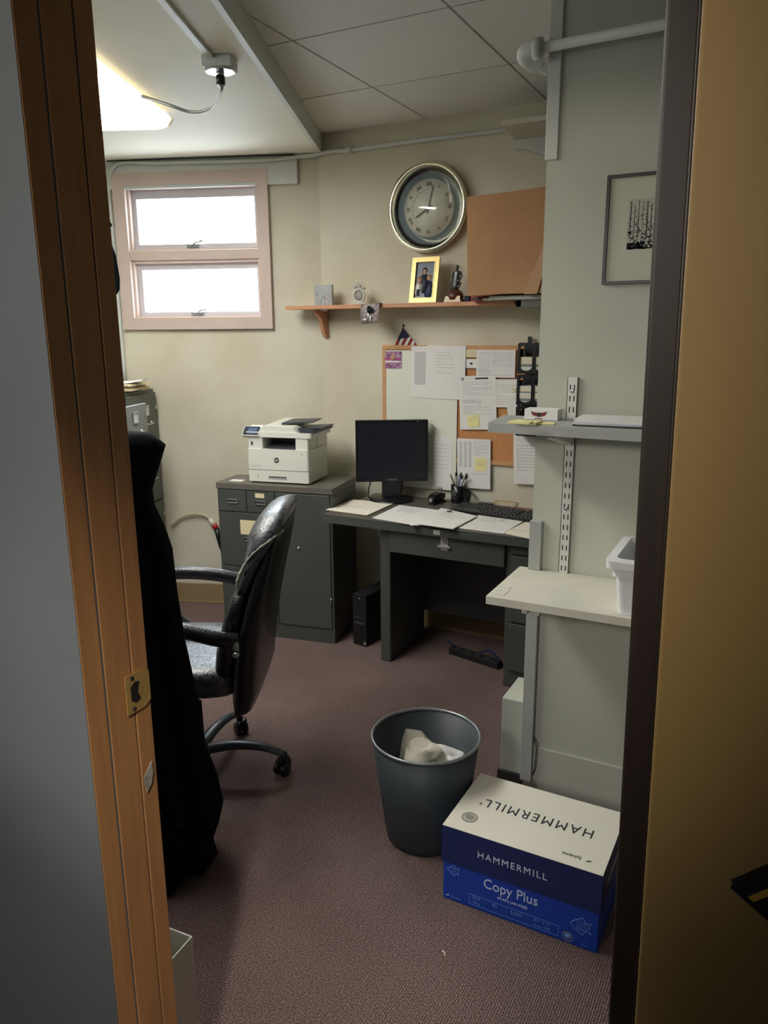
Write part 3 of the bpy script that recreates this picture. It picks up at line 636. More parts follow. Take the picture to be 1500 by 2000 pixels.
paper('form', (931, 683), Yb-.001, .205, .137, .0, lambda m_, y: (lines(m_, .012, .075, -.13, -.01, y, 12), lines(m_, .085, .19, -.085, -.01, y, 8), lines(m_, .012, .19, -.13, -.10, y, 3)), 'landscape printed form pinned at the board top right')
paper('form', (896, 735), Yb-.002, .200, .275, -.05, lambda m_, y: (lines(m_, .02, .18, -.10, -.03, y, 8), m_.box((.09, y-.0003, -.018), (.16, y, -.010), M_INKD), lines(m_, .02, .12, -.14, -.12, y, 5), lines(m_, .02, .17, -.20, -.15, y, 7), m_.lathe([(.0005, y), (.009, y), (.009, y+.0003), (.0005, y+.0003)], M_INK, 14, (.02, 0, -.014), axis='y')), 'tilted printed form with a black heading bar on the board centre')
paper('form', (962, 741), Yb-.0012, .13, .14, -.03, lambda m_, y: lines(m_, .01, .11, -.13, -.02, y, 9), 'handwritten page tucked behind the black letter tray, right of the tilted form')
paper('sticky_note', (912, 812), Yb-.004, .062, .062, -.16, lambda m_, y: lines(m_, .008, .054, -.03, -.008, y, 3), 'yellow sticky note on the lower edge of the tilted form', 'sticky note', M_YEL)
paper('form', (893, 856), Yb-.002, .185, .262, -.02, lambda m_, y: ([lines(m_, .012+k*.026, .028+k*.026, -.15, -.015, y, 22, M_INK, False, .0028) for k in range(3)], lines(m_, .09, .17, -.09, -.01, y, 10), lines(m_, .08, .18, -.19, -.175, y, 1)), 'printed table of columns pinned at the bottom of the bulletin board')
paper('sticky_note', (928, 894), Yb-.0035, .062, .068, -.0, lambda m_, y: lines(m_, .008, .054, -.04, -.01, y, 3), 'yellow sticky note on the printed table of columns', 'sticky note', M_YEL)
paper('form', (1003, 844), Yb-.0045, .215, .265, -.035, lambda m_, y: (lines(m_, .02, .12, -.05, -.01, y, 5), [m_.box((.02, y-.0003, -.066-k*.016), (.15, y, -.067-k*.016), M_INKD) for k in range(8)], m_.box((.02, y-.0003, -.18), (.021, y, -.066), M_INKD), m_.box((.15, y-.0003, -.18), (.151, y, -.066), M_INKD), lines(m_, .02, .08, -.20, -.19, y, 1, M_INKD)), 'white form with a ruled table hanging over the board bottom right')
paper('form', (841, 852), YW-.0178, .125, .285, .0, lambda m_, y: (lines(m_, .012, .11, -.18, -.03, y, 7), m_.lathe([(.0005, y), (.016, y), (.016, y+.0003), (.0005, y+.0003)], M_INK, 16, (.06, 0, -.28), sy=.6, axis='y')), 'long pale sheet pinned low on the off-white sheet just right of the monitor')
# flag behind the board
fl = thing('desk_flag', 'small American flag on a stick poking up above the bulletin board', 'flag', ay(790, 676, YW-.006))
t0 = ay(787, 640, YW-.006); b0 = ay(771, 674, YW-.006); b1 = ay(814, 674, YW-.006); dn = Vector((.02, 0, -.03))
MB().cyl(t0+Vector((.002, .001, .008)), t0+Vector((-.045, .001, -.14)), .0022, M_BLKM, 8).ball(t0+Vector((.002, .001, .012)), .006, M_BLKM, n=10).build('stick', fl)
mb = MB(); N_ = 7
for k in range(N_):
    a = k/N_; b = (k+1)/N_; P_ = [t0.lerp(b1, a)*0+b0.lerp(b1, a), b0.lerp(b1, b), t0.lerp(b1, b), t0.lerp(b1, a)]
    mb.prism([q+Vector((0, 0, 0)) for q in P_], [q+Vector((0, .0012, 0)) for q in P_], M_PAPER if k % 2 else M_FRED)
mb.build('stripes', fl)
P_ = [b0.lerp(t0, .25), b0.lerp(b1, .02), b0.lerp(b1, .02).lerp(t0, .3)+Vector((.01, 0, 0)), t0.lerp(b1, .55)+Vector((-.0, 0, .002)), t0]
P_ = [b0.lerp(t0, .35), t0.lerp(b1, .55)+Vector((-.012, 0, -.002)), t0.lerp(b1, .50), t0]
MB().prism([q+Vector((0, -.0008, 0)) for q in P_], [q+Vector((0, -.0002, 0)) for q in P_], M_FNAV).build('canton', fl)

# letter tray tower on the wall
p = ay(1012, 668, YW-.12); tx = p.x; ty = YW-.12; tz1 = p.z; th_ = (tz1-ay(1012, 812, YW-.12).z)
tr = thing('letter_tray', 'black plastic three-pocket letter tray hanging on the wall by the partition', 'letter tray', (tx+.15, YW-.06, tz1-th_))
hgt = .151; zb = tz1
for k in range(3):
    z1_ = tz1-k*hgt-.003; z0_ = z1_-hgt+.005; mb = MB(TR(0, ty, 0))
    def arch(x0, x1, za, zb_, n=8):
        r = (x1-x0)/2; return [(x0, za+r*.6)] + [(x0+r-r*math.cos(PI*i/n), zb_-r*.6+r*.6*math.sin(PI*i/n)) for i in range(n+1)] + [(x1, za+r*.6)] + [(x1-r+r*math.cos(PI*i/n), za+r*.6-r*.6*math.sin(PI*i/n)) for i in range(1, n)]
    # front panel as strips around two arched openings
    for c_ in range(3):
        x0 = tx+c_*.075; x1 = x0+.075; hole = arch(x0+.012, x1-.003, z0_+.014, z1_-.012)
        cxm = (hole[0][0]+hole[len(hole)//2][0])/2; czm = (z0_+z1_)/2; outer = []
        for (hx, hz) in hole:
            dx, dz = hx-(x0+.0415), hz-czm; s_ = min(((x1-x0)/2)/max(abs(dx), 1e-6), ((z1_-z0_)/2)/max(abs(dz), 1e-6)); outer.append((x0+.0375+dx*s_*.999, czm+dz*s_))
        n_ = len(hole)
        for i in range(n_):
            j = (i+1) % n_; Q_ = [outer[i], outer[j], hole[j], hole[i]]
            mb.prism([(a, 0, b) for a, b in Q_], [(a, .004, b) for a, b in Q_], M_BLKP)
    mb.box((tx, .004, z0_), (tx+.225, .112, z0_+.004), M_BLKP); mb.box((tx, .096, z0_), (tx+.225, .0985, z1_-.004), M_BLKP); mb.box((tx, .004, z0_), (tx+.004, .08, z1_-.03), M_BLKP)
    mb.build('pocket', tr)
    zz = z0_+.006
    if k < 3:
        n_ = (11, 13, 9)[k]
        for i in range(n_):
            th2 = .0066; xo = tx+.01+random.uniform(-.045 if k == 1 else 0, .0); 
            o = MB().box((xo, ty+.006, zz), (xo+.21, ty+.095, zz+th2-.0004), random.choice([M_PAPER, M_PAPER, M_CREAM, M_LGST])).build('folder', None)
            tag(o, ('papers lying in the top pocket of the black letter tray', 'papers sticking out left from the middle pocket of the letter tray', 'papers lying in the bottom pocket of the black letter tray')[k], 'paper', 'sheets in the letter tray pocket %s' % ('one', 'two', 'three')[k]); zz += th2
MB().cyl((tx+.03, YW-.02, tz1+.015), (tx+.03, YW, tz1+.015), .003, M_CHROME, 8).box((tx+.02, YW-.03, tz1-.01), (tx+.04, YW-.025, tz1+.025), M_BLKP).build('hook', tr)
fp = [ay(x, y, ty+.01) for x, y in ((1010, 812), (992, 811), (989, 790), (999, 773), (1011, 766))]
tag(MB().prism(fp, [q_+Vector((0, .05, 0)) for q_ in fp], M_PAPER).build('folded_papers', bevel=.004), 'folded white papers bulging out left of the letter tray bottom pocket', 'papers')
# ================================================================== DESK
DZ = .745
dk = thing('desk', 'dark grey steel tanker desk with papers on top along the back wall', 'desk', (-1.2, 3.45, 0))
dx0, dx1, dy0 = -1.985, -.30, 3.155
MB().box((dx0, dy0, DZ-.006), (dx1, YW-.01, DZ), M_TOPG).build('desk_top', dk, bevel=.002)
MB().rbox((dx0-.004, dy0-.006, DZ-.042), (dx1, YW-.012, DZ-.0065), M_STEEL, .012, 3).build('top_edge', dk, bevel=.004, seg=3)
lx = az(745, 1288, 0).x; pz_ = DZ-.042
MB().box((lx, dy0+.035, 0), (lx+.058, YW-.13, pz_), M_STEEL).build('side_panel', dk, bevel=.008, seg=3)
rx = ay(990, 1062, dy0+.035).x
pd = MB().box((rx, dy0+.035, 0), (dx1+.0, YW-.05, pz_), M_STEEL).build('pedestal', dk, bevel=.006)
for za, zb_ in ((pz_-.045, pz_-.012), (pz_-.21, pz_-.055), (pz_-.37, pz_-.22), (.09, pz_-.38)):
    d_ = MB().box((rx+.025, dy0+.022, za), (rx+.41, dy0+.036, zb_), M_STEEL).build('drawer', dk, bevel=.003)
    MB().box((rx+.16, dy0+.012, (za+zb_)/2-.008), (rx+.27, dy0+.022, (za+zb_)/2+.008), M_CHROME).build('pull', d_, bevel=.002)
cdr = MB().box((lx+.060, dy0+.018, pz_-.115), (rx-.004, dy0+.05, pz_-.004), M_STEEL).build('centre_drawer', dk, bevel=.004)
MB().box((lx+.060, dy0+.05, pz_-.10), (rx-.004, dy0+.42, pz_-.02), M_STEELD).build('drawer_body', dk)
M_LOCK = mat('dull_silver', (186, 186, 182), .42, .5)
q = ay(868, 1062, dy0+.018); mb = MB(TR(q.x, dy0+.018, q.z))
mb.rbox((-.019, -.003, -.032), (.019, 0, .034), M_LOCK, .006, 3, 'y'); mb.lathe([(.011, -.003), (.011, -.008), (.006, -.009), (.006, -.007), (.001, -.007)], M_LOCK, 20, (.001, 0, .014), axis='y')
mb.rbox((-.032, -.009, -.019), (.032, -.003, -.008), M_LOCK, .004, 3, 'y'); mb.box((-.0012, -.0095, .009), (.0035, -.0085, .019), M_BLKP); mb.build('lock_plate', cdr, bevel=.0008)
q = ay(853, 1040, dy0-.006); MB().box((q.x-.017, dy0-.0075, q.z-.011), (q.x+.017, dy0-.0062, q.z+.011), mat('aged_label', (178, 176, 166), .5)).build('sticker', dk)
MB().box((lx+.055, YW-.17, .16), (rx, YW-.15, pz_), M_STEELD).build('back_panel', dk)
MB().box((dx0+.02, dy0+.10, pz_-.03), (lx, YW-.05, pz_), M_STEELD).build('wing_support', dk)
tag(MB().tube(bez([(-1.45, YW-.2, .02), (-1.3, YW-.32, .012), (-1.2, YW-.25, .03), (-1.1, YW-.34, .012), (-1.02, YW-.2, .02)], 8), .005, mat('blue_cable', (30, 46, 110), .5), 6).build('network_cable'), 'dark blue cable lying on the carpet under the desk kneehole', 'cable')
ps = thing('power_strip', 'dark power strip on the carpet deep under the desk', 'power strip', (-1.28, YW-.40, 0))
MB(TR(-1.25, YW-.33, 0) @ RZ(-.25)).box((-.15, -.025, 0), (.15, .025, .035), M_BLKM).build('body', ps, bevel=.004)
for k in range(4): MB(TR(-1.25, YW-.33, 0) @ RZ(-.25)).box((-.12+k*.06, -.012, .035), (-.09+k*.06, .012, .037), M_STEELD).build('socket', ps)

# computer tower under the wing
t0 = az(690, 1257, 0); t1 = az(716, 1264, 0); yw_ = math.atan2(t1.y-t0.y, t1.x-t0.x); Mt = frame((t0.x, t0.y, 0), yw_)
W_ = (t1-t0).length; hgt = .285
tw = thing('computer_tower', 'small black desktop computer standing on the carpet under the desk wing', 'computer', (Mt @ Vector((W_/2, .15, 0))))
MB(Mt).box((0, .006, .004), (W_, .30, hgt), M_BLKM).build('case', tw, bevel=.003)
mb = MB(Mt); mb.box((.001, 0, .004), (W_-.001, .0058, hgt-.001), M_BLKP); mb.box((.006, -.001, .155), (W_-.006, 0, .16), M_STEELD); mb.box((.008, -.0015, .12), (W_-.012, 0, .135), M_STEELD)
for k in range(9): mb.box((.008, -.0012, .175+k*.009), (W_-.012, 0, .179+k*.009), M_BLKM)
mb.build('front_bezel', tw, bevel=.001)
MB(Mt).cyl((W_*.5, -.0015, hgt-.02), (W_*.5, 0, hgt-.02), .0035, mat('power_led', (230, 230, 230), .4)).build('power_button', tw)
MB(Mt).box((W_-.018, -.0006, .010), (W_-.004, 0, .026), M_LGST).build('sticker', tw)
for a in (.01, W_-.02):
    for b in (.02, .27): MB(Mt).box((a, b, 0), (a+.01, b+.01, .004), M_BLKP).build('foot', tw)
tag(MB().tube(bez([Mt @ Vector((.05, .31, .2)), (-1.86, 3.67, .4), (-1.90, 3.70, .6), (-1.92, 3.71, DZ-.05)], 8), .004, M_BLKP, 6).build('computer_cable'), 'black cable rising behind the computer tower under the desk', 'cable')

# monitor
mbse = az(765, 975, DZ); mc = Vector((mbse.x, mbse.y, DZ)); mc -= Vector((mc.x, mc.y, 0)).normalized()*.03
vdir = Vector((mc.x, mc.y, 0)).normalized(); myaw = math.atan2(vdir.y, vdir.x)-PI/2 - math.radians(-4)
Mm = frame(mc, myaw)
mn = thing('monitor', 'black square-screen computer monitor standing on the desk', 'monitor', mc)
MB(Mm).lathe([(.118, 0), (.12, .006), (.112, .014), (.05, .02), (.001, .021)], M_BLKP, 40, sy=.85).build('base', mn)
MB(Mm).box((-.052, -.018, .018), (.052, .028, .16), M_BLKP).build('stand', mn, bevel=.005)
dd = (mc-O); px_per_m = FPX/dd.dot(CF)
mw = 138/px_per_m; mh = 116/px_per_m/.985
zb0 = .111
sc_ = MB(Mm); sc_.rbox((-mw/2, -.035, zb0), (mw/2, .0, zb0+mh), M_BLKP, .004, 2, 'y'); sc_.rbox((-mw/2+.03, 0, zb0+.03), (mw/2-.03, .035, zb0+mh-.03), M_BLKP, .02, 3, 'y'); sc_ = sc_.build('housing', mn, bevel=.002)
MB(Mm).box((-mw/2+.013, -.0365, zb0+.02), (mw/2-.013, -.0351, zb0+mh-.014), M_SCRN).build('screen', mn)
text('maker_name', 'SAMSUNG', .013, Mm @ TR(0, -.0354, zb0+.010) @ RX(PI/2), M_LGST, sc_, width=.052)
MB(Mm).cyl((mw/2-.055, -.0358, zb0+mh-.007), (mw/2-.055, -.035, zb0+mh-.007), .004, M_LGST).build('sticker', sc_)
tag(MB().tube(bez([Mm @ Vector((-.02, .045, .22)), Mm @ Vector((-.10, .06, .12)), Mm @ Vector((-.125, .03, .02)), Mm @ Vector((-.09, .06, .006))], 8), .0035, M_BLKP, 6).build('monitor_cable'), 'black cable hanging down behind the left of the monitor', 'cable')
tag(MB().tube(bez([Mm @ Vector((.03, .045, .2)), Mm @ Vector((.062, .04, .1)), Mm @ Vector((.05, .08, .01)), Mm @ Vector((.0, .1, .006))], 8), .003, M_BLKP, 6).build('monitor_cable'), 'thin black cable looping down behind the right side of the monitor stand', 'cable')

# papers on the desk, laid from the sight lines of their corners
def sheet(name, corners, z, label, fn=None, n=1, mt=None, cat='paper', group=None):
    P_ = [az(x, y, z) for x, y in corners]; mb = MB()
    for k in range(n): mb.prism([p+Vector((0, 0, k*.0012)) for p in P_], [p+Vector((0, 0, k*.0012+.0009)) for p in P_], mt or M_PAPER)
    e1_ = P_[1]-P_[0]; e2_ = P_[3]-P_[0]
    if fn:
        for (u, v, L_) in fn:
            a = P_[0]+e1_*u+e2_*v+Vector((0, 0, n*.0012)); b = a+e1_*L_; c_ = b+e2_*.008; d = a+e2_*.008
            mb.prism([a, b, c_, d], [q_+Vector((0, 0, .0003)) for q_ in (a, b, c_, d)], M_INK)
    o = mb.build(name); tag(o, label, cat, group); return o
ln = [(.15+.0*k, .12+.07*k, random.uniform(.3, .7)) for k in range(5)]
sheet('document', [(690, 976), (768, 984), (717, 1007), (636, 996)], DZ+.003, 'document with a handwritten line at the left corner of the desk overhanging the edge', [(.1, .5, .5), (.15, .6, .6)], 2, mat('document_cream', (238, 232, 214), .8))
sheet('document', [(780, 987), (866, 998), (818, 1028), (727, 1012)], DZ+.001, 'white document left of desk centre next to the corner document', ln, 2)
sheet('document', [(836, 1000), (868, 1008), (905, 1022), (801, 1027)], DZ+.005, 'loose curled page lying on the centre pile of documents', [(.2, .4, .4)], 2)
dc = sheet('document', [(862, 993), (932, 1009), (885, 1034), (815, 1024)], DZ+.009, 'topmost sheet of the centre pile on the desk, right of the left documents', ln, 3)
sheet('document', [(942, 1003), (1023, 1018), (983, 1043), (890, 1031)], DZ+.002, 'white document with a paper clip on the right half of the desk', ln, 2)
sheet('document', [(1030, 1018), (1100, 1028), (1060, 1058), (984, 1042)], DZ+.001, 'pale document at the right end of the desk partly behind the post', [(.1, .7, .5)], 2, mat('document_cream', (238, 232, 214), .8))
def clip(x, y, z, label, rz):
    M_ = TR(*az(x, y, z)) @ RZ(rz); pts = [(0, 0, 0), (.02, 0, 0), (.024, .003, 0), (.02, .006, 0), (-.002, .006, 0), (-.006, .003, .001), (-.002, .001, .001), (.015, .001, .001)]
    tag(MB(M_).tube(pts, .0007, M_CHROME, 6).build('paper_clip'), label, 'paper clip')
clip(979, 1017, DZ+.0055, 'paper clip on the right-hand white document', .9); 
tag(MB(TR(*az(878, 1000, DZ+.0135)) @ RZ(.2)).prism([(-.012, -.006, 0), (.012, -.006, 0), (.012, .006, 0), (-.012, .006, 0)], [(-.012, -.001, .007), (.012, -.001, .007), (.012, .001, .007), (-.012, .001, .007)], M_BLKP).build('binder_clip'), 'small black binder clip on the centre pile of documents', 'binder clip')

# keyboard
ka, kb_, kc, kd = az(878, 992, DZ+.02), az(1052, 1016, DZ+.02), az(1052, 994, DZ+.02), az(886, 977, DZ+.02)
kyaw = math.atan2((kb_-ka).y, (kb_-ka).x); Mk = frame((ka.x, ka.y, DZ), kyaw)
kw, kdp = .44, .135
kbd = thing('keyboard', 'black computer keyboard on the desk behind the papers', 'keyboard', Mk @ Vector((kw/2, kdp/2, 0)))
MB(Mk).prism([(0, 0, .001), (kw, 0, .001), (kw, 0, .014), (0, 0, .014)], [(0, kdp, .001), (kw, kdp, .001), (kw, kdp, .024), (0, kdp, .024)], M_BLKP).build('body', kbd, bevel=.003)
for r in range(6):
    y_ = .012+r*.0195+(.004 if r == 5 else 0); x_ = .010; c_ = 0; mb = MB(Mk)
    while x_ < kw-.02:
        kw_ = .0165; L_ = .10 if (r == 0 and c_ == 3) else kw_
        if not (.285 < x_ < .292 or .352 < x_ < .358):
            z_ = .014+(y_/kdp)*.010
            mb.prism([(x_, y_, z_-.001), (x_+L_, y_, z_-.001), (x_+L_, y_+.0165, z_), (x_, y_+.0165, z_)], [(x_+.002, y_+.002, z_+.0075), (x_+L_-.002, y_+.002, z_+.0075), (x_+L_-.002, y_+.014, z_+.0085), (x_+.002, y_+.014, z_+.0085)], M_KEY)
        x_ += L_+.0025; c_ += 1
    mb.build('key_row', kbd)
# desk mat behind the keyboard, calculator, wire holder
mxx = [ay(928, 980, 3.60).x, ay(1040, 985, 3.60).x+.25]
tag(MB().box((mxx[0], 3.535, DZ+.0002), (mxx[1], YW-.03, DZ+.003), M_BROWNM).build('desk_mat', bevel=.001), 'reddish brown mat behind the keyboard', 'desk mat')
p = ay(946, 977, 3.665); Mx = frame((p.x, p.y, DZ+.0033), -.1); ca = thing('calculator', 'small dark blue calculator between the mug and the wire holder', 'calculator', p)
MB(Mx).rbox((-.036, -.045, 0), (.036, .045, .012), mat('calculator_blue', (44, 54, 84), .4), .006, 3).build('body', ca, bevel=.002)
MB(Mx).box((-.03, .018, .012), (.03, .038, .0128), M_LGST).build('display', ca)
mb = MB(Mx)
for i in range(4):
    for j in range(4): mb.box((-.03+i*.016, -.04+j*.013, .012), (-.018+i*.016, -.031+j*.013, .0145), M_KEY)
mb.build('keypad', ca)
p = ay(990, 979, 3.66); mb = MB(TR(p.x, p.y, DZ+.003)); 
def loop(y, h, r=.0018): return bez([(-.062, y, 0), (-.062, y, h*.6), (-.058, y, h), (.045, y, h), (.05, y, h*.6), (.05, y, 0)], 5)
for y_, h_ in ((-.02, .030), (.0, .036), (.02, .030)): mb.tube(loop(y_, h_), .0018, M_GOLD, 8)
mb.tube([(-.062, -.02, .002), (-.062, .02, .002)], .0018, M_GOLD, 8).tube([(.05, -.02, .002), (.05, .02, .002)], .0018, M_GOLD, 8)
tag(mb.build('card_holder'), 'empty gold wire letter holder on the brown mat', 'letter holder')
tag(MB().tube(bez([Vector((p.x+dx_, y_, DZ+.006)) for dx_, y_ in ((.16, 3.60), (.09, 3.64), (.04, 3.60), (-.03, 3.63), (-.08, 3.60))], 8), .0022, M_BLKP, 6).build('keyboard_cable'), 'thin black cable curling over the brown mat', 'cable')
# mug with pens
p = az(895, 981, DZ); mg = thing('mug', 'black mug with a faint emblem holding pens on the desk', 'mug', p)
Mg = TR(p.x, p.y, DZ); MB(Mg).lathe([(.001, 0), (.038, 0), (.040, .004), (.041, .095), (.0385, .0955), (.0375, .008), (.001, .007)], mat('mug_black', (18, 19, 24), .25), 32).build('cup', mg)
mb = MB(Mg); mb.tube(bez([(.038, -.008, .08), (.058, -.012, .082), (.070, -.015, .062), (.068, -.015, .04), (.055, -.012, .018), (.038, -.008, .018)], 6), .0055, mat('mug_black', (18, 19, 24)), 10, flat=1.3); mb.build('handle', mg)
mb = MB(Mg)
for k in range(14):
    a = -PI/2-.45+random.uniform(-.4, .4); h_ = random.uniform(.025, .075); r = .0416; 
    mb.box((-.004, -.0004, -.0015), (.004, 0, .0015), M_LGST, TR(r*math.cos(a), r*math.sin(a), h_) @ RZ(a+PI/2) @ RY(random.uniform(-1.5, 1.5)))
mb.build('emblem', mg)
PC = [(M_BLKP, 'black pen leaning left in the black mug'), (M_LGST, 'silver pen standing in the middle of the black mug'), (M_PAPER, 'white pen leaning right in the black mug'), (mat('pen_green', (60, 110, 90), .4), 'green pen at the right rear of the black mug'), (mat('pen_blue', (70, 90, 150), .4), 'blue pen between the white and silver pens in the mug'), (M_TRIMW, 'ivory pen farthest right in the black mug'), (M_GREYP, 'grey pencil at the rear left of the black mug')]
tip = [(-.045, -.01, .150), (-.01, -.005, .165), (.03, -.015, .150), (.042, .01, .158), (.008, .012, .160), (.052, -.005, .148), (-.022, .012, .158)]
for (mt, lb), tp_ in zip(PC, tip):
    a = Vector((-tp_[0]*.35, -tp_[1]*.5, .010)); b = Vector(tp_); d = (b-a).normalized(); po = thing('pen', lb, 'pen', Mg @ a, 'pens in the black mug')
    MB(Mg).cyl(a, b-d*.02, .0037, mt, 10).build('barrel', po); MB(Mg).tube([b-d*.02, b-d*.004, b], [.0042, .0042, .002], M_BLKP if mt is not M_BLKP else M_LGST, 10).build('cap', po)
# stapler
p = az(846, 985, DZ); Ms = frame((p.x, p.y, DZ), math.radians(82)) @ Matrix.Diagonal((.82, .95, 1, 1)); sp_ = thing('stapler', 'black stapler with a silver front plate beside the monitor base', 'stapler', p)
MB(Ms).box((-.03, -.02, 0), (.12, .02, .010), M_BLKM).build('base', sp_, bevel=.003)
MB(Ms).prism([(-.03, -.019, .016), (.12, -.017, .022), (.12, -.017, .045), (.06, -.02, .058), (0, -.02, .052), (-.03, -.019, .042)], [(-.03, .019, .016), (.12, .017, .022), (.12, .017, .045), (.06, .02, .058), (0, .02, .052), (-.03, .019, .042)], M_BLKP).build('arm', sp_, bevel=.004)
MB(Ms).box((-.0325, -.010, .016), (-.030, .010, .034), M_CHROME).box((.09, -.012, .008), (.115, .012, .03), M_BLKM).build('front_plate', sp_)

# ================================================================== STEEL CABINET AND PRINTER
f0, f1 = az(440, 1232, 0), az(655, 1258, 0); cyaw = math.atan2(f1.y-f0.y, f1.x-f0.x); Mc = frame((f0.x, f0.y, 0), cyaw); CW = (f1-f0).length; CH = .852; CDp = .335
cb2 = thing('steel_cabinet', 'dark grey steel cabinet with drawers and a door carrying the printer', 'cabinet', Mc @ Vector((CW/2, CDp/2, 0)))
cs = Matrix.Rotation(math.radians(0), 4, 'Z')
P_ = [Vector((0, 0)), Vector((CW, 0)), Vector((CW-.0, CDp+.03)), Vector((0, CDp-.10))]
MB(Mc).prism([(p.x, p.y, 0) for p in P_], [(p.x, p.y, CH-.03) for p in P_], M_STEEL).build('body', cb2, bevel=.004)
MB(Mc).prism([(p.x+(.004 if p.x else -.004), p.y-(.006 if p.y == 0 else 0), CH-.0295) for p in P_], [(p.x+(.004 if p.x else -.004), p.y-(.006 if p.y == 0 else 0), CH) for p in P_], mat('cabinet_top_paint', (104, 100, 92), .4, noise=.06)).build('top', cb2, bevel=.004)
sx_ = CW*.52
def pull(mb, x, z, w_=.05, h_=.022):
    mb.box((x-w_/2, -.013, z+h_/2-.004), (x+w_/2, -.009, z+h_/2), M_LGST); mb.box((x-w_/2, -.013, z-h_/2), (x+w_/2, -.009, z-h_/2+.004), M_LGST); mb.box((x+w_/2-.004, -.013, z-h_/2), (x+w_/2, -.005, z+h_/2), M_LGST); mb.box((x-w_/2, -.013, z-h_/2), (x-w_/2+.004, -.005, z+h_/2), M_STEELD)
def cdrawer(x0, x1, za, zb_, pulls, cards):
    d_ = MB(Mc).box((x0, -.006, za), (x1, -.0002, zb_), M_STEEL).build('drawer', cb2, bevel=.002)
    for (x, z, w_) in pulls: m_ = MB(Mc); pull(m_, x, z, w_); m_.build('pull', d_)
    for (a, b, c_, d2) in cards: MB(Mc).box((a, -.0072, b), (c_, -.0061, d2), M_CREAM).build('label_card', d_)
u = CW
cdrawer(.010, u*.262, .70, .815, [(u*.14, .757, .065)], [])
cdrawer(u*.272, sx_-.006, .70, .815, [(u*.39, .757, .065)], [(u*.345, .782, u*.425, .806)])
cdrawer(.010, sx_-.006, .395, .692, [(u*.30, .55, .09), (u*.30, .46, .09)], [(u*.20, .575, u*.42, .655)])
cdrawer(.010, sx_-.006, .085, .387, [(u*.30, .25, .09)], [])
d_ = MB(Mc).box((sx_, -.007, .085), (CW-.014, -.0002, .815), M_STEEL).build('door', cb2, bevel=.003)
mb = MB(Mc); mb.lathe([(.010, -.007), (.010, -.010), (.004, -.011)], M_CHROME, 16, (sx_+.09*0+.125, 0, .52), axis='y'); mb.cyl((CW-.014, -.008, .22), (CW-.014, -.008, .26), .003, M_CHROME, 8); mb.build('keyhole', d_)
tag(MB().box((0, 0, 0), (.075, .05, .0012), M_PAPER, Mc @ TR(.045, .05, CH)).build('paper_slip'), 'pale paper slip on the cabinet top left of the printer', 'paper')

b0, b1 = az(487.5, 939.5, CH+.006), az(604, 945.6, CH+.006); pyaw = math.atan2(b1.y-b0.y, b1.x-b0.x)
K = (b1-b0).length/.40         # the printer's own scale
Mp = frame((b0.x, b0.y, CH), pyaw) @ Matrix.Diagonal((K, K, K, 1)); PD = .33
pn = thing('printer', 'white multifunction printer with a small touch screen on the steel cabinet', 'printer', Mp @ Vector((.2, PD/2, 0)))
M_SLOT = mat('printer_grey', (60, 64, 72), .4)
for a in (.02, .35):
    for b in (.02, PD-.05): MB(Mp).box((a, b, 0), (a+.03, b+.03, .0075), M_BLKP).build('foot', pn)
bd_ = MB(Mp); bd_.rbox((.0, .0, .0078), (.40, PD, .21), M_WHITEP, .015, 4); bd_ = bd_.build('body', pn, bevel=.004)
tray = MB(Mp).rbox((-.002, -.006, .010), (.403, .05, .082), M_WHITEP, .012, 4).build('paper_tray', pn, bevel=.003)
MB(Mp).box((.135, -.0075, .028), (.255, -.004, .045), mat('tray_recess', (168, 168, 164), .5)).box((.135, -.009, .040), (.255, -.004, .045), M_SLOT).build('tray_grip', tray)
MB(Mp).box((.062, -.0068, .040), (.066, -.006, .052), M_SLOT).build('tray_mark', tray)
dr_ = MB(Mp).rbox((-.002, -.008, .086), (.403, .05, .213), M_WHITEP, .014, 4).build('front_door', pn, bevel=.004)
MB(Mp).lathe([(.0005, -.0086), (.017, -.0086), (.017, -.008), (.0005, -.008)], M_INKD, 28, (.192, 0, .147), axis='y').build('logo_disc', dr_)
text('logo_letters', 'hp', .026, Mp @ TR(.192, -.0092, .149) @ RX(PI/2) @ Matrix(((1, .25, 0, 0), (0, 1, 0, 0), (0, 0, 1, 0), (0, 0, 0, 1))), M_WHITEP, dr_)
text('model_line', 'Laserjet Pro MFP', .009, Mp @ TR(.055, -.0082, .108) @ RX(PI/2), M_INK, dr_, width=.075)
MB(Mp).cyl((.36, -.0086, .19), (.36, -.0078, .19), .004, M_LGST, 10).build('release_dot', dr_)
# output bay
mb = MB(Mp); mb.rbox((.0, .0, .213), (.10, .15, .285), M_WHITEP, .01, 3); mb.rbox((.315, .0, .213), (.40, .15, .285), M_WHITEP, .01, 3); mb.rbox((.0, .151, .213), (.40, PD, .285), M_WHITEP, .01, 3); mb.build('bay_walls', pn, bevel=.002)
mb = MB(Mp); mb.box((.10, .14, .214), (.315, .1505, .284), M_SLOT); mb.prism([(.12, .01, .215), (.31, .01, .215), (.31, .01, .222), (.12, .01, .222)], [(.12, .14, .215), (.31, .14, .215), (.31, .14, .245), (.12, .14, .245)], M_SLOT); mb.build('output_tray', pn)
MB(Mp).box((.022, -.0016, .235), (.034, 0, .258), M_SLOT).build('usb_port', pn)
sc2 = MB(Mp).rbox((-.015, -.005, .286), (.425, PD+.01, .318), M_WHITEP, .02, 4).build('scanner', pn, bevel=.005)
ad = MB(Mp); ad.prism([(.075, .0, .318), (.33, .0, .318), (.30, .0, .348), (.11, .0, .356)], [(.075, PD, .318), (.33, PD, .318), (.28, PD, .372), (.11, PD, .372)], M_WHITEP); ad.build('document_feeder', pn, bevel=.006, seg=3)
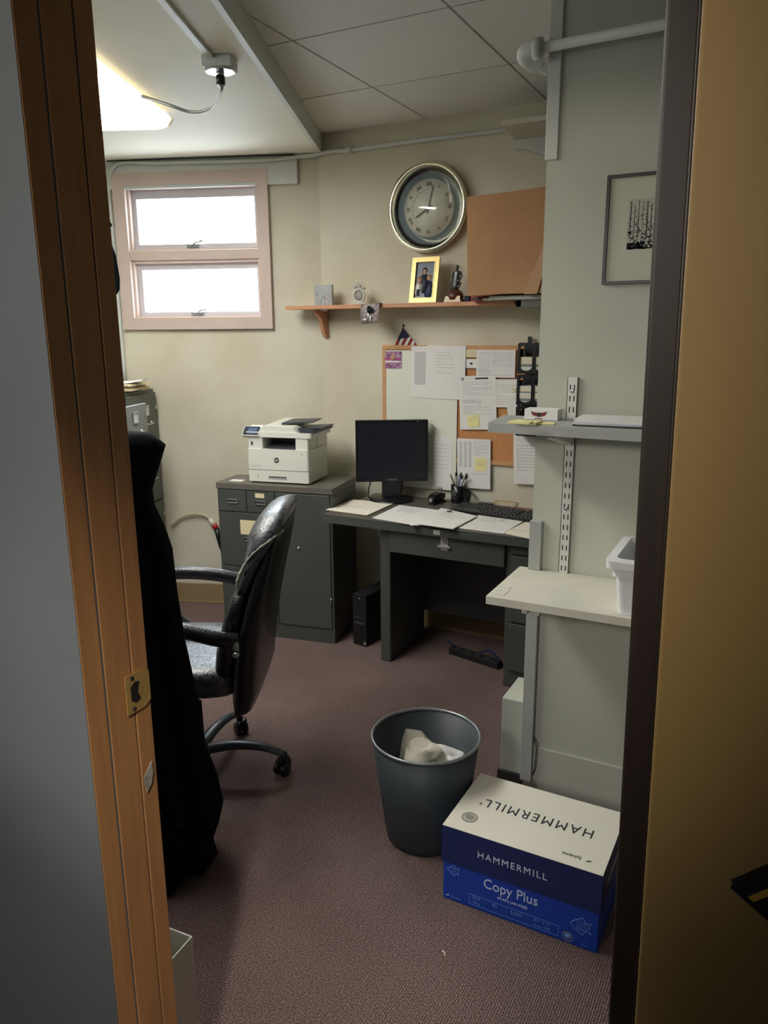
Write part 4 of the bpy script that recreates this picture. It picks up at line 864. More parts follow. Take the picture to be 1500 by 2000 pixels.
mb = MB(Mp); mb.prism([(.225, .05, .322), (.47, .04, .342), (.47, .04, .348), (.225, .05, .330)], [(.225, .27, .322), (.47, .27, .342), (.47, .27, .348), (.225, .27, .330)], M_SLOT); mb.prism([(.20, .07, .356), (.40, .10, .372), (.40, .10, .378), (.20, .07, .368)], [(.20, .25, .364), (.40, .24, .378), (.40, .24, .384), (.20, .25, .376)], M_SLOT); mb.rbox((.34, .0, .319), (.45, PD-.02, .334), M_SLOT, .01, 2); mb.build('feeder_tray', pn, bevel=.002)
L_ = TR(-.03, -.012, .290) @ RX(-.75); cpn = MB(Mp)
cpn.rbox((0, -.008, 0), (.112, .012, .072), M_WHITEP, .008, 3, 'y', L=L_); cpn = cpn.build('control_panel', pn, bevel=.002)
MB(Mp).rbox((.004, -.0095, .004), (.108, -.0082, .068), mat('panel_navy', (28, 38, 62), .3), .006, 3, 'y', L=L_).build('panel_face', cpn)
MB(Mp).box((.034, -.0108, .014), (.092, -.0096, .056), mat('touch_screen', (82, 98, 128), .2, emit=.15), L_).build('touch_screen', cpn)
MB(Mp).prism([(-.01, -.002, .286), (.10, -.002, .286), (.10, -.002, .300), (-.01, -.002, .300)], [(-.01, .08, .318), (.10, .08, .318), (.10, .08, .35), (-.01, .08, .35)], M_WHITEP).build('panel_mount', pn, bevel=.003)

# ================================================================== TALL FILE CABINET BY THE WINDOW WALL
FH, FW, FD = 1.32, .375, .67
def file_cab(v1, uf, nm_label, open0, mt0):
    Ml = Matrix.Translation(C0+WD*uf+WN*(v1-FW)) @ Matrix.Rotation(TH+PI/2, 4, 'Z')    # local x along the front, y into the cabinet
    t = thing('file_cabinet', nm_label, 'file cabinet', Ml @ Vector((FW/2, FD/2, 0)))
    MB(Ml).box((0, .001, 0), (FW, FD, FH), M_FCAB).build('body', t, bevel=.003)
    for k in range(4):
        z1_ = FH-.018-k*.32; z0_ = z1_-.31; off = -open0 if k == 0 else 0; mt = mt0 if k == 0 else M_FCAB
        zt_ = z1_-(.03 if off else 0)
        d_ = MB(Ml).box((.012, off-.016, z0_), (FW-.012, off-.0005, zt_), mt).build('drawer', t, bevel=.003)
        if off: MB(Ml).box((.02, off, z0_+.01), (FW-.02, 0, z0_+.02), mt).box((.02, off, z0_+.01), (.024, 0, zt_-.03), mt).box((FW-.024, off, z0_+.01), (FW-.02, 0, zt_-.03), mt).build('drawer_sides', d_)
        xx = FW*.60
        mb = MB(Ml); miter(mb, (xx-.032, z1_-.125, xx+.032, z1_-.065), (xx-.025, z1_-.118, xx+.025, z1_-.072), off-.020, off-.0165, M_CHROME); mb.box((xx-.025, off-.018, z1_-.118), (xx+.025, off-.0165, z1_-.072), M_PAPER); mb.build('label_holder', d_)
        MB(Ml).tube(bez([(xx-.045, off-.016, z1_-.165), (xx-.04, off-.036, z1_-.17), (xx+.04, off-.036, z1_-.17), (xx+.045, off-.016, z1_-.165)], 4), .006, M_CHROME, 8).build('handle', d_)
        MB(Ml).box((FW-.035, off-.020, z1_-.10), (FW-.018, off-.0165, z1_-.075), M_CHROME).build('latch', d_)
    return t
M_FCAB = mat('file_cabinet_green_grey', (92, 96, 86), .42, noise=.06)
file_cab(-.022, -1.015, 'tall grey-green file cabinet in the corner under the window, papers stacked on it', 0, M_FCAB)
file_cab(-.402, -1.015, 'tall file cabinet nearer the door jamb with its top drawer pulled out and lightened as if lit', .115, M_LGST)  # paler steel on the open drawer: the light it catches, put into colour
Mf = Matrix.Translation(C0+WD*-1.015+WN*-.42) @ Matrix.Rotation(TH, 4, 'Z')
zz = FH+.0008
for k, (mt, dx, rz, th2, lb) in enumerate(((M_YEL, -.02, .02, .007, 'yellow folder, lowest of the stack on the tall file cabinet'), (M_CREAM, .035, -.03, .014, 'thick cream folder just above the yellow one on the tall cabinet'), (mat('pinkish_folder', (206, 176, 160), .7), .02, .08, .012, 'pinkish folder in the middle of the stack on the tall cabinet'), (M_CREAM, .045, -.12, .009, 'cream folder directly beneath the white papers on the tall cabinet'), (M_PAPER, .055, .22, .013, 'curled white papers on top of the stack on the tall cabinet'))):
    Ml = Mf @ TR(-.165+dx, .17, zz) @ RZ(rz); mb = MB(Ml); n = 8
    if k < 4: mb.box((-.16, -.115, 0), (.16, .115, th2*.45), mt); mb.box((-.155, -.12, th2*.5), (.158, .112, th2-.0006), mt)
    else:
        ra = [[(-.15+.3*i/n, y_, th2*(1+.6*math.cos(PI*i/n))+.004*t_) for i in range(n+1)] for y_, t_ in ((-.11, 0), (.11, 0))]
        vs = [(-.15+.3*i/n, y_, z_+.012*(abs(i/n-.5)*2)**2) for z_ in (0.0, th2*.6) for y_ in (-.11, .11) for i in range(n+1)]
        m1 = n+1; fs = []
        for i in range(n): fs += [(i, i+1, m1+i+1, m1+i), (2*m1+i, 2*m1+i+1, 3*m1+i+1, 3*m1+i), (i, i+1, 2*m1+i+1, 2*m1+i), (m1+i, m1+i+1, 3*m1+i+1, 3*m1+i)]
        fs += [(0, m1, 3*m1, 2*m1), (n, m1+n, 3*m1+n, 2*m1+n)]; mb.add(vs, fs, mt, True)
    tag(mb.build('folder' if k < 4 else 'loose_papers'), lb, 'folder' if k < 4 else 'papers'); zz += th2+.0005
# extension lead on the wall left of the steel cabinet
def wp_(x, y, off=-.02): P2 = aw(x, y, off); return MW @ Vector((P2[0], off, P2[1]))
ex = thing('extension_cord', 'beige cord along the wall ending in a white and red connector', 'cord', wp_(415, 1015))
MB().tube(bez([wp_(333, 1024), wp_(341, 1021), wp_(352, 1011), wp_(375, 1004), wp_(398, 1006), wp_(410, 1014)], 8), .0062, M_BEIGE, 10).build('cable', ex)
a, b = wp_(409, 1013), wp_(418, 1025); d = (b-a)
MB().tube([a, a+d*.5, b], [.009, .014, .016], mat('white_plug', (226, 220, 204), .4), 12).build('plug', ex)
MB().tube([b, b+d*.55], [.0165, .0165], M_RED, 12).build('red_collar', ex)
c_ = b+d*.55; MB().tube([c_, c_+Vector((.01, 0, -.05)), c_+Vector((.022, .0, -.10)), c_+Vector((.034, 0, -.15))], [.014, .015, .013, .006], M_BLKP, 12).build('black_socket', ex)
# ================================================================== PARTITION
# uprights: slotted standard
p0, p1 = ay(1122, 737, YP), ay(1101, 1112, YP)
sd_ = thing('shelf_standard', 'white slotted metal shelf standard screwed to the partition', 'shelf standard', (p1.x, YP, .80))
X_ = (p0.x+p1.x)/2; mb = MB()
mb.box((X_-.0165, YP-.004, .80), (X_+.0165, YP-.0005, p0.z), M_STD); mb.box((X_-.0165, YP-.013, .80), (X_-.0145, YP-.0005, p0.z), M_STD); mb.box((X_+.0145, YP-.013, .80), (X_+.0165, YP-.0005, p0.z), M_STD); mb.box((X_-.0165, YP-.013, .80), (X_+.0165, YP-.011, p0.z), M_STD)
mb.build('channel', sd_)
mb = MB(); z_ = p0.z-.022; k = 0
while z_ > .82:
    for s_ in (-.0065, .0065): mb.box((X_+s_-.0018, YP-.0134, z_-.017), (X_+s_+.0018, YP-.0129, z_), M_BLKM)
    z_ -= .0348
mb.build('slots', sd_)
for z_ in (p0.z-.042, 1.068): MB().lathe([(.006, YP-.013), (.006, YP-.016), (.003, YP-.017)], M_CHROME, 12, (X_, 0, z_), axis='y').build('screw', sd_)
# lower shelf
zl = .85; L0 = az(946, 1163, zl); L1 = az(1020, 1103, zl)
ls = thing('lower_shelf', 'wide cream-painted shelf board on the partition at desk height', 'shelf', (-.3, YP-.17, zl-.03))
yf = (L0.y)
MB().box((-.735, yf, zl-.027), (.75, YP-.002, zl), M_SHW).build('board', ls, bevel=.002)
pq = [az(x, y, zl+.0006) for x, y in ((962, 1158), (984, 1164), (1000, 1146), (978, 1141))]
MB().prism(pq, [q_+Vector((0, 0, .0004)) for q_ in pq], mat('torn_label', (196, 194, 186), .8, col2=(226, 222, 206), nscale=60)).build('torn_label', ls)
for x in (-.62, X_): MB().prism([(x-.008, YP-.001, zl-.028), (x-.008, yf+.02, zl-.028), (x-.008, yf+.02, zl-.045), (x-.008, YP-.001, zl-.085)], [(x+.008, YP-.001, zl-.028), (x+.008, yf+.02, zl-.028), (x+.008, yf+.02, zl-.045), (x+.008, YP-.001, zl-.085)], M_STD).build('bracket', ls, bevel=.001)
# post on the partition's edge, above and below the shelf
post = thing('post', 'pale grey vertical board on the partition edge running past the lower shelf', 'post', (XP+.018, YP-.012, .06))
MB().box((XP-.002, YP-.024, zl+.0005), (XP+.038, YP-.0005, 1.018), M_SHG).box((XP-.002, YP-.024, .055), (XP+.038, YP-.0065, zl-.0275), M_SHG).build('board', post, bevel=.0015)
tag(MB().tube(bez([(XP+.040, YP-.012, .23), (XP+.052, YP-.02, .20), (XP+.050, YP-.02, .12), (XP+.040, YP-.013, .08)], 8), .0018, M_BLKP, 6).build('thin_wire'), 'thin black wire looping beside the post near the floor', 'wire')
# stub wall at the end of the partition
struct(MB().box((-.782, YP+.0, .062), (XP-.0, YP+.19, .348), M_PART).build('wall_stub', bevel=.002))
struct(MB().box((-.790, YP-.008, 0), (XP-.0, YP+.19, .061), mat('dark_base', (46, 44, 46), .6)).build('baseboard_stub'))
# upper shelf
zu = 1.362; U0 = az(953, 826, zu); 
us = thing('upper_shelf', 'grey-painted shelf board on the partition with notes and papers', 'shelf', (-.3, YP-.18, zu-.03))
q = [(U0.x, U0.y), (.6, U0.y-.08), (.6, YP-.001), (U0.x-.03, YP-.001)]
MB().prism([(a, b, zu-.028) for a, b in q], [(a, b, zu) for a, b in q], M_SHG).build('board', us, bevel=.002)
for x in (-.60, X_, ): MB().prism([(x-.008, YP-.001, zu-.029), (x-.008, U0.y+.05, zu-.029), (x-.008, U0.y+.05, zu-.044), (x-.008, YP-.001, zu-.085)], [(x+.008, YP-.001, zu-.029), (x+.008, U0.y+.05, zu-.029), (x+.008, U0.y+.05, zu-.044), (x+.008, YP-.001, zu-.085)], M_STD).build('bracket', us, bevel=.001)
# things on the upper shelf
bx_ = ay(1024, 812, 2.32); Mb_ = frame((bx_.x, bx_.y, zu+.0005), .02)
sbx = thing('small_white_box', 'small white carton with a red and black emblem on the upper shelf', 'box', Mb_ @ Vector((.05, .03, 0)))
MB(Mb_).box((0, 0, 0), (.105, .06, .033), M_PAPER).build('box', sbx, bevel=.0015)
M_MAROON = mat('maroon_print', (120, 40, 44), .6)
mb = MB(Mb_ @ TR(.046, -.0006, .016))
mb.ball((0, 0, 0), .009, M_INKD, sy=.05, sz=.8, n=12)
for s_ in (-1, 1): mb.prism([(s_*.006, -.0003, .006), (s_*.026, -.0003, .010), (s_*.02, -.0003, -.002), (s_*.006, -.0003, -.006)], [(s_*.006, 0, .006), (s_*.026, 0, .010), (s_*.02, 0, -.002), (s_*.006, 0, -.006)], M_MAROON)
mb.box((-.012, -.0003, -.013), (.012, 0, -.0105), M_MAROON); mb.build('emblem', sbx)
def spad(px, w_, d_, h_, rz, lb, mt, nm='note_pad', z=zu):
    p = az(px[0], px[1], z+.0006); o = MB(frame(p, rz)).box((0, 0, 0), (w_, d_, h_), mt).build(nm, bevel=.0008); tag(o, lb, 'note pad'); return o
M_PY = mat('pale_yellow_note', (232, 226, 160), .8)
spad((1032, 829), .075, .05, .003, .25, 'thin yellow sheet fanned out at the right under the stacked note pads', M_YEL, 'sticky_sheet')
spad((995, 828), .082, .06, .008, -.04, 'pale yellow note pad, lower of two stacked on the upper shelf', M_PY)
spad((990, 828), .066, .045, .006, .05, 'pale yellow note pad, upper of two stacked on the upper shelf', M_YEL, z=zu+.0092)
st0 = az(1119, 831, zu+.001); zz = zu+.001
spp = thing('clipboard', 'dark clipboard under white papers on the upper shelf', 'clipboard', (st0.x+.06, st0.y+.1, zu))
MB(frame((st0.x-.002, st0.y-.003, zz), .03)).box((0, 0, 0), (.205, .17, .002), M_BLKM).build('board', spp)
zz += .0025
for k in range(6):
    o = MB(frame((st0.x+random.uniform(-.002, .006), st0.y+random.uniform(-.003, .003), zz), .03+random.uniform(-.03, .03))).box((0, 0, 0), (.19-.0*k, .15, .0024), M_PAPER if k != 2 else mat('lilac_paper', (206, 204, 222), .8)).build('loose_papers')
    tag(o, 'white sheets piled on the dark clipboard on the upper shelf', 'paper', 'sheets piled on the upper shelf clipboard'); zz += .0026
spad((1236, 836), .07, .05, .004, .1, 'yellow note pad at the right end of the upper shelf by the door frame', M_YEL)
# picture on the partition
fa, fb = ay(1187, 343, YP-.01), ay(1175, 556, YP-.01); pxr = fa.x+.42; zc0, zc1 = fb.z, fa.z
pic = thing('wall_picture', 'thin black frame with a small dark woodland print on the partition', 'picture', (fa.x+.2, YP-.01, zc0))
Mpc = TR(0, YP, 0)
miter(MB(Mpc), (fa.x, zc0, pxr, zc1), (fa.x+.009, zc0+.009, pxr-.009, zc1-.009), -.014, -.0005, mat('frame_black_gloss', (20, 20, 24), .4)).build('frame', pic, bevel=.002)
MB(Mpc).box((fa.x+.008, -.006, zc0+.008), (pxr-.008, -.0006, zc1-.008), mat('mat_board', (196, 198, 180), .6)).build('mat_board', pic)
pr0, pr1 = ay(1229, 389, YP-.007), ay(1223, 488, YP-.007)
pt = MB(Mpc); pt.box((pr0.x, -.007, pr1.z), (pr0.x+.19, -.0061, pr0.z), mat('print_paper', (186, 186, 172), .7)); 
for k in range(900):
    zf = random.random()**1.5; a = pr0.x+random.uniform(.001, .187); z_ = pr1.z+.002+zf*(pr0.z-pr1.z-.005); r = random.uniform(.0007, .0022)*(1.5-zf)
    pt.box((a-r, -.0073, z_-r*.7), (a+r, -.0070, z_+r*.7), M_INKD)
for k in range(16): a = pr0.x+.006+k*.0115; pt.box((a, -.0073, pr1.z+.03), (a+random.uniform(.0008, .003), -.0070, pr0.z-random.uniform(.002, .02)), M_INKD)
pt.box((pr0.x+.001, -.0073, pr1.z+.001), (pr0.x+.05, -.0070, pr1.z+.018), M_INKD)
pt.build('print', pic)
# tub on the lower shelf
tb0 = az(1200, 1215, zl)   # near bottom-left corner lies beyond the shelf front
TX = ay(1200, 1150, yf+.0).x+.0
tub = thing('plastic_tub', 'white translucent plastic tub of papers at the right of the lower shelf', 'tub', (TX+.15, yf+.12, zl-.0))
y0_, y1_ = yf-.055, YP-.08; zt_ = ay(1186, 1105, y0_-.01).z
def rring(x0, x1, y0, y1, z, r=.02, n=4):
    o = []
    for cx, cy, a0 in ((x1-r, y1-r, 0), (x0+r, y1-r, PI/2), (x0+r, y0+r, PI), (x1-r, y0+r, 1.5*PI)):
        for i in range(n+1): t_ = a0+PI/2*i/n; o.append((cx+r*math.cos(t_), cy+r*math.sin(t_), z))
    return o
x0_ = TX-.010; x1_ = x0_+.30; zb_ = zl+.001
mb = MB(); mb.loft([rring(x0_+.016, x1_-.016, y0_+.075, y1_-.016, zb_), rring(x0_+.008, x1_-.008, y0_+.06, y1_-.008, zt_-.05), rring(x0_+.0, x1_, y0_+.052, y1_, zt_-.048), rring(x0_, x1_, y0_+.05, y1_, zt_-.02), rring(x0_+.006, x1_-.006, y0_+.056, y1_-.006, zt_-.02), rring(x0_+.022, x1_-.022, y0_+.08, y1_-.022, zb_+.004)], M_TUB, False, True); mb.build('bin', tub)
mb = MB(); mb.loft([rring(x0_-.016, x1_+.016, y0_+.036, y1_+.016, zt_-.022), rring(x0_-.018, x1_+.018, y0_+.034, y1_+.018, zt_), rring(x0_+.008, x1_-.008, y0_+.06, y1_-.008, zt_+.004), rring(x0_+.008, x1_-.008, y0_+.06, y1_-.008, zt_-.016)], M_TUB, False, False, True); mb.build('rim', tub)
for k in range(5):
    o = MB(frame((x0_+.030, y0_+.09, zb_+.006+k*.012), random.uniform(-.0, .02))).box((0, 0, 0), (.2, .16, .010), M_PAPER if k % 2 else mat('lilac_paper', (206, 204, 222))).build('loose_papers')
    tag(o, 'white papers stacked inside the plastic tub', 'paper', 'papers in the plastic tub')

# ================================================================== BOX AND BIN
BW, BD, BH = .452, .292, .245; byaw = -.018; Bm = frame((-.741, 1.789, 0), byaw)
bxx = thing('copy_paper_box', 'blue copy paper carton with a white-topped navy lid on the carpet', 'box', Bm @ Vector((BW/2, BD/2, 0)))
bdy = MB(Bm).box((0, 0, 0), (BW, BD, .20), M_BLUE).build('carton', bxx, bevel=.003)
zl0 = .128
lid = MB(Bm); g = .005
lid.box((-g, -g, zl0), (BW+g, -g+.004, BH), M_NAVY).box((-g, BD+g-.004, zl0), (BW+g, BD+g, BH), M_NAVY).box((-g, -g, zl0), (-g+.004, BD+g, BH), M_NAVY).box((BW+g-.004, -g, zl0), (BW+g, BD+g, BH), M_NAVY)
lid.box((-g, -g, BH-.003), (BW+g, BD+g, BH), M_NAVY); lid = lid.build('lid', bxx, bevel=.002)
MB(Bm).box((-g+.002, -g+.002, BH+.0002), (BW+g-.002, BD+g-.002, BH+.0012), M_LIDW).build('lid_top', bxx, bevel=.0005)
Ft = lambda x, z, yy=-g-.0006: Bm @ TR(x, yy, z) @ RX(PI/2)
text('brand_name', 'HAMMERMILL', .029, Ft(BW*.46, .187), M_TXTW, lid, width=.20, space=1.25)
tt = Bm @ TR(BW*.51, BD*.53, BH+.0016) @ RZ(PI); text('brand_name', 'HAMMERMILL', .056, tt, M_TXTD, lid, width=.325, space=1.25)
text('registered_mark', '®', .012, Bm @ TR(BW*.51-.172, BD*.53-.012, BH+.0016) @ RZ(PI), M_TXTD, lid)
text('maker_name', 'Sylvamo', .018, Bm @ TR(BW*.80, BD*.13, BH+.0016) @ RZ(PI), M_TXTD, lid, width=.052)
def arrow(M_, mt, s_, parent): MB(M_).prism([(-s_, -s_*.4, 0), (s_*.2, -s_*.5, 0), (s_, s_*.5, 0), (-.1*s_, s_*.1, 0)], [(-s_, -s_*.4, .0005), (s_*.2, -s_*.5, .0005), (s_, s_*.5, .0005), (-.1*s_, s_*.1, .0005)], mt).build('maker_mark', parent)
arrow(Bm @ TR(BW*.905, BD*.12, BH+.0014) @ RZ(PI), M_TXTD, .009, lid)
sl = MB(Bm @ TR(BW*.12, BD*.22, BH+.0014))
for r_, r2_ in ((.024, .0225), (.017, .0162)): sl.lathe([(r2_, 0), (r_, 0), (r_, .0004), (r2_, .0004)], M_TXTD, 32, closed=True)
for k in range(7): sl.box((-.015+abs(k-3)*.002, -.0105+k*.0035, 0), (.015-abs(k-3)*.002, -.009+k*.0035, .0004), M_TXTD)
for k in range(22): a = 2*PI*k/22; sl.box((-.0008, -.0022, 0), (.0008, .0022, .0004), M_TXTD, RZ(a) @ TR(.0198, 0, 0))
sl.build('seal', lid)
Fb = lambda x, z: Bm @ TR(x, -.0006, z) @ RX(PI/2)
text('product_name', 'Copy Plus', .045, Fb(BW*.455, .097), mat('bold_white_print', (196, 208, 236), .6), bdy, width=.158, depth=.0006)
text('slogan', '99.99% JAM-FREE', .011, Fb(BW*.47, .0645), M_TXTW, bdy, width=.088)
tb = MB(Bm)
def outl(x0, x1, z0_, z1_):
    miter(tb, (x0, z0_, x1, z1_), (x0+.0012, z0_+.0012, x1-.0012, z1_-.0012), -.0006, -.0001, M_TXTB)
xs_ = [.083, .127, .195, .255, .345]
for a, b in zip(xs_[:-1], xs_[1:]): outl(a, b+.0012, .012, .046)
tb.build('specification_frame', bdy)
for s_, x, z_, sz in (('20 lb', .105, .038, .012), ('75 g', .105, .022, .012), ('92', .161, .034, .015), ('5,000', .225, .034, .016), ('8½" x 11"', .300, .037, .012), ('216 x 279', .300, .021, .011)): text('specification', s_, sz, Fb(x, z_), M_TXTB, bdy)
def fish(x, z_, s_, big):
    m_ = MB(Fb(x, z_)); r = .0009
    o_ = bez([(-s_, 0, 0), (-s_*.5, s_*.5, 0), (s_*.2, s_*.9, 0), (s_*.5, s_*.4, 0), (s_, s_*.6, 0), (s_*.8, 0, 0), (s_, -s_*.6, 0), (s_*.5, -s_*.4, 0), (s_*.2, -s_*.9, 0), (-s_*.5, -s_*.5, 0), (-s_, 0, 0)], 5)
    m_.tube(o_, r, M_TXTB, 6)
    for k in range(3 if not big else 5): xx = -s_*.4+k*s_*(.3 if not big else .22); m_.tube(bez([(xx, s_*.55, 0), (xx+s_*.12, 0, 0), (xx, -s_*.55, 0)], 5), r, M_TXTB, 6)
    m_.build('fish_drawing', bdy)
fish(.032, .104, .018, False); fish(.405, .070, .028, True)
arrow(Fb(.016, .016), M_TXTW, .006, bdy); text('maker_name', 'Sylvamo', .009, Fb(.042, .014), M_TXTB, bdy)
sl = MB(Fb(.372, .022)); sl.lathe([(.013, 0), (.0145, 0), (.0145, .0004), (.013, .0004)], mat('gold_print', (190, 170, 110), .6), 28, closed=True); sl.lathe([(.0005, 0), (.009, 0), (.009, .0004), (.0005, .0004)], M_TXTB, 20); sl.build('seal', bdy)
MB(Fb(.418, .018)).tube([(-.007, -.006, 0), (.007, -.006, 0), (0, .007, 0), (-.007, -.006, 0)], .0007, M_TXTB, 6).build('recycling_mark', bdy)
text('brand_name', 'HAMMERMILL', .03, Bm @ TR(BW+g+.0006, BD*.5, .187) @ RZ(PI/2) @ RX(PI/2), M_TXTW, lid, width=.18)

bf = az(830, 1672, 0); vd = Vector((bf.x, bf.y, 0)).normalized(); bc_ = bf+vd*.118; bh_ = .365; br = .176
bn = thing('waste_bin', 'round dark grey metal waste bin on the carpet beside the paper carton', 'waste bin', (bc_.x, bc_.y, 0))
Mw = TR(bc_.x, bc_.y, 0)
MB(Mw).lathe([(.001, .012), (.118, .012), (.122, 0), (.126, .002), (.127, .022), (.132, .03), (br-.002, bh_-.006), (br-.005, bh_-.006), (.128, .03), (.122, .02), (.001, .02)], M_BIN, 64).build('body', bn)
MB(Mw).lathe([(br-.006, bh_-.008), (br+.001, bh_-.008), (br+.0025, bh_-.003), (br, bh_+.001), (br-.004, bh_+.001), (br-.0062, bh_-.003)], mat('rim_steel', (150, 156, 158), .3, .5), 64, closed=True).build('rolled_rim', bn)
def crumple(c, r, mt, seed, sx=1, sy=1, sz=1, spike=.35):
    random.seed(seed); bm = bmesh.new(); bmesh.ops.create_icosphere(bm, subdivisions=4, radius=1)
    spike *= 1.5
    dirs = [Vector((random.gauss(0, 1), random.gauss(0, 1), random.gauss(0, 1))).normalized() for _ in range(60)]; amp = [random.uniform(-spike, spike) for _ in dirs]
    vs = []
    for v in bm.verts:
        k = 1+sum(a*max(0, v.co.normalized().dot(d_))**16 for a, d_ in zip(amp, dirs)); vs.append((c[0]+v.co.x*k*r*sx, c[1]+v.co.y*k*r*sy, c[2]+v.co.z*k*r*sz))
    mb = MB(); mb.add(vs, [[v.index for v in f.verts] for f in bm.faces], mt, False); bm.free(); return mb
def inb(px, py, z): return az(px, py, z)
q = inb(840, 1470, .24); tag(crumple((q.x, q.y, .235), .062, M_BAG, 3, 1.15, .9, .6).build('crumpled_bag'), 'crumpled off-white paper bag in the middle of the waste bin', 'rubbish')
q = inb(805, 1455, .26); o = MB(TR(q.x, q.y, .20) @ RZ(.3) @ RX(-.35) @ RY(.15)).prism([(-.045, 0, 0), (.04, 0, 0), (.045, 0, .07), (.01, 0, .105), (-.05, 0, .10)], [(-.03, .03, 0), (.04, .03, 0), (.055, .022, .07), (.012, .004, .105), (-.048, .004, .10)], M_BAG).build('paper_scrap'); tag(o, 'folded pale paper leaning at the left inside the waste bin', 'rubbish')
q = inb(852, 1450, .26); o = MB(TR(q.x, q.y+.03, .19) @ RZ(-.2) @ RX(-.3) @ RY(.75)).box((-.04, 0, 0), (.05, .002, .09), M_PAPER).box((.0, -.0006, .05), (.03, 0, .07), M_INKD).build('paper_scrap'); tag(o, 'stiff white card standing diagonally at the back inside the waste bin', 'rubbish')
q = inb(875, 1472, .24); tag(crumple((q.x+.01, q.y, .235), .038, M_PAPER, 9, 1.3, .8, .55, .5).build('crumpled_tissue'), 'small crumpled white tissue at the right inside the waste bin', 'rubbish')
q = inb(822, 1475, .2); tag(crumple((bc_.x, bc_.y, .10), .095, M_BAG, 21, 1, 1, .65, .1).build('bin_rubbish'), 'lump of pale rubbish low inside the waste bin', 'rubbish')
# lint specks on the carpet
q = az(868, 1862, 0); tag(MB(TR(q.x, q.y, 0)).tube(bez([(-.008, .004, .002), (0, 0, .003), (.006, -.008, .002)], 4), .0018, M_PAPER, 6).build('lint'), 'tiny pale scrap on the carpet in front of the carton', 'scrap')

# white carton behind the left jamb
wb1 = az(377, 1828, .30); wbx = thing('white_carton', 'tall narrow off-white carton with crumpled wrap behind the left door jamb', 'box', (wb1.x-.12, wb1.y, 0))
Mwb = frame((wb1.x, wb1.y, 0), .06)
MB(Mwb).box((-.20, -.16, 0), (0, -.156, .30), M_LIDW).box((-.20, -.004, 0), (0, 0, .30), M_LIDW).box((-.004, -.16, 0), (0, 0, .30), M_LIDW).box((-.20, -.16, 0), (-.196, 0, .30), M_LIDW).box((-.20, -.16, 0), (0, 0, .004), M_LIDW).build('carton', wbx, bevel=.0015)
q = Mwb @ Vector((-.10, -.08, .275)); w_ = crumple((q.x, q.y, q.z), .06, mat('plastic_wrap', (186, 186, 176), .25), 5, 1.3, 1.1, .5, .5).build('plastic_wrap', wbx)

# ================================================================== OFFICE CHAIR
CC = Vector((-1.82, 1.965, 0)); fyaw = math.atan2(-.436, -.9); Mo = frame(CC, fyaw)
oc_ = thing('office_chair', 'worn black leather swivel office chair seen from the side behind the coat', 'chair', CC)
hub = MB(Mo); hub.lathe([(.001, .075), (.04, .075), (.042, .13), (.03, .15), (.028, .30), (.018, .302), (.018, .42), (.001, .42)], M_BLKP, 24); hub.build('gas_column', oc_)
Ac = az(555, 1497, .03); a0 = math.atan2(Ac.y-CC.y, Ac.x-CC.x)
for k in range(5):
    a = a0+k*2*PI/5; d = Vector((math.cos(a), math.sin(a), 0)); R_ = .325
    pts = bez([CC+d*.03+Vector((0, 0, .105)), CC+d*.14+Vector((0, 0, .122)), CC+d*.25+Vector((0, 0, .112)), CC+d*(R_)+Vector((0, 0, .082))], 6)
    MB().tube(pts, [.026-.010*i/(len(pts)-1) for i in range(len(pts))], M_GREYP, 12, flat=.72).build('base_leg', oc_)
    e_ = CC+d*R_; n_ = Vector((-d.y, d.x, 0)); q_ = (d*.6+n_*.8).normalized(); ww = Vector((-q_.y, q_.x, 0)); cw = e_-q_*.012+Vector((0, 0, .027))
    cs_ = MB(); cs_.cyl(e_+Vector((0, 0, .045)), e_+Vector((0, 0, .09)), .012, M_BLKP, 12)
    for s_ in (-1, 1): cs_.tube([cw+ww*s_*.008, cw+ww*s_*.012, cw+ww*s_*.022, cw+ww*s_*.025], [.020, .0268, .0268, .022], M_BLKP, 20)
    cs_.tube([cw-ww*.008, cw+ww*.008], [.012, .012], M_BLKP, 10)
    hood = [cw+q_*(.031*math.cos(t_))+Vector((0, 0, .031*math.sin(t_))) for t_ in [PI*(-.05+.75*i/8) for i in range(9)]]
    cs_.tube(hood, .006, M_BLKP, 8, flat=4.0); cs_.build('caster', oc_)
def cr_ring(cx, w2, t2, z, n=20, tilt=0, pw=.5):   # superellipse ring: x thickness, y width
    out = []
    for i in range(n):
        a = 2*PI*i/n; c_, s_ = math.cos(a), math.sin(a)
        x = math.copysign(abs(c_)**pw, c_)*t2; y = math.copysign(abs(s_)**pw, s_)*w2; out.append((cx+x, y, z+tilt*x))
    return out
# seat
def srings(z0_, z1_, x0, x1, w2, puff): 
    return [[(x, y, z) for x, y, z in ((( (x0+x1)/2+c_*(x1-x0)/2*k, s_*w2*k, z) for c_, s_ in [(math.copysign(abs(math.cos(2*PI*i/28))**.45, math.cos(2*PI*i/28)), math.copysign(abs(math.sin(2*PI*i/28))**.45, math.sin(2*PI*i/28))) for i in range(28)]))] for k, z in puff]
MB(Mo).loft(srings(0, 0, -.24, .27, .245, [(.80, .425), (.93, .43), (.985, .445), (1.0, .463), (.985, .478), (.975, .484), (.99, .49), (.995, .505), (.96, .522), (.85, .532), (.6, .536), (.25, .538), (.02, .538)]), M_WORN).build('seat', oc_)
MB(Mo).box((-.16, -.13, .385), (.14, .13, .425), M_BLKP).build('seat_plate', oc_, bevel=.01)
prof = [(.345, -.19, .17, .025), (.36, -.195, .21, .05), (.42, -.205, .235, .065), (.52, -.215, .25, .066), (.64, -.235, .255, .062), (.76, -.262, .25, .058), (.86, -.29, .245, .052), (.94, -.312, .23, .046), (.99, -.326, .205, .038), (1.02, -.334, .17, .026)]
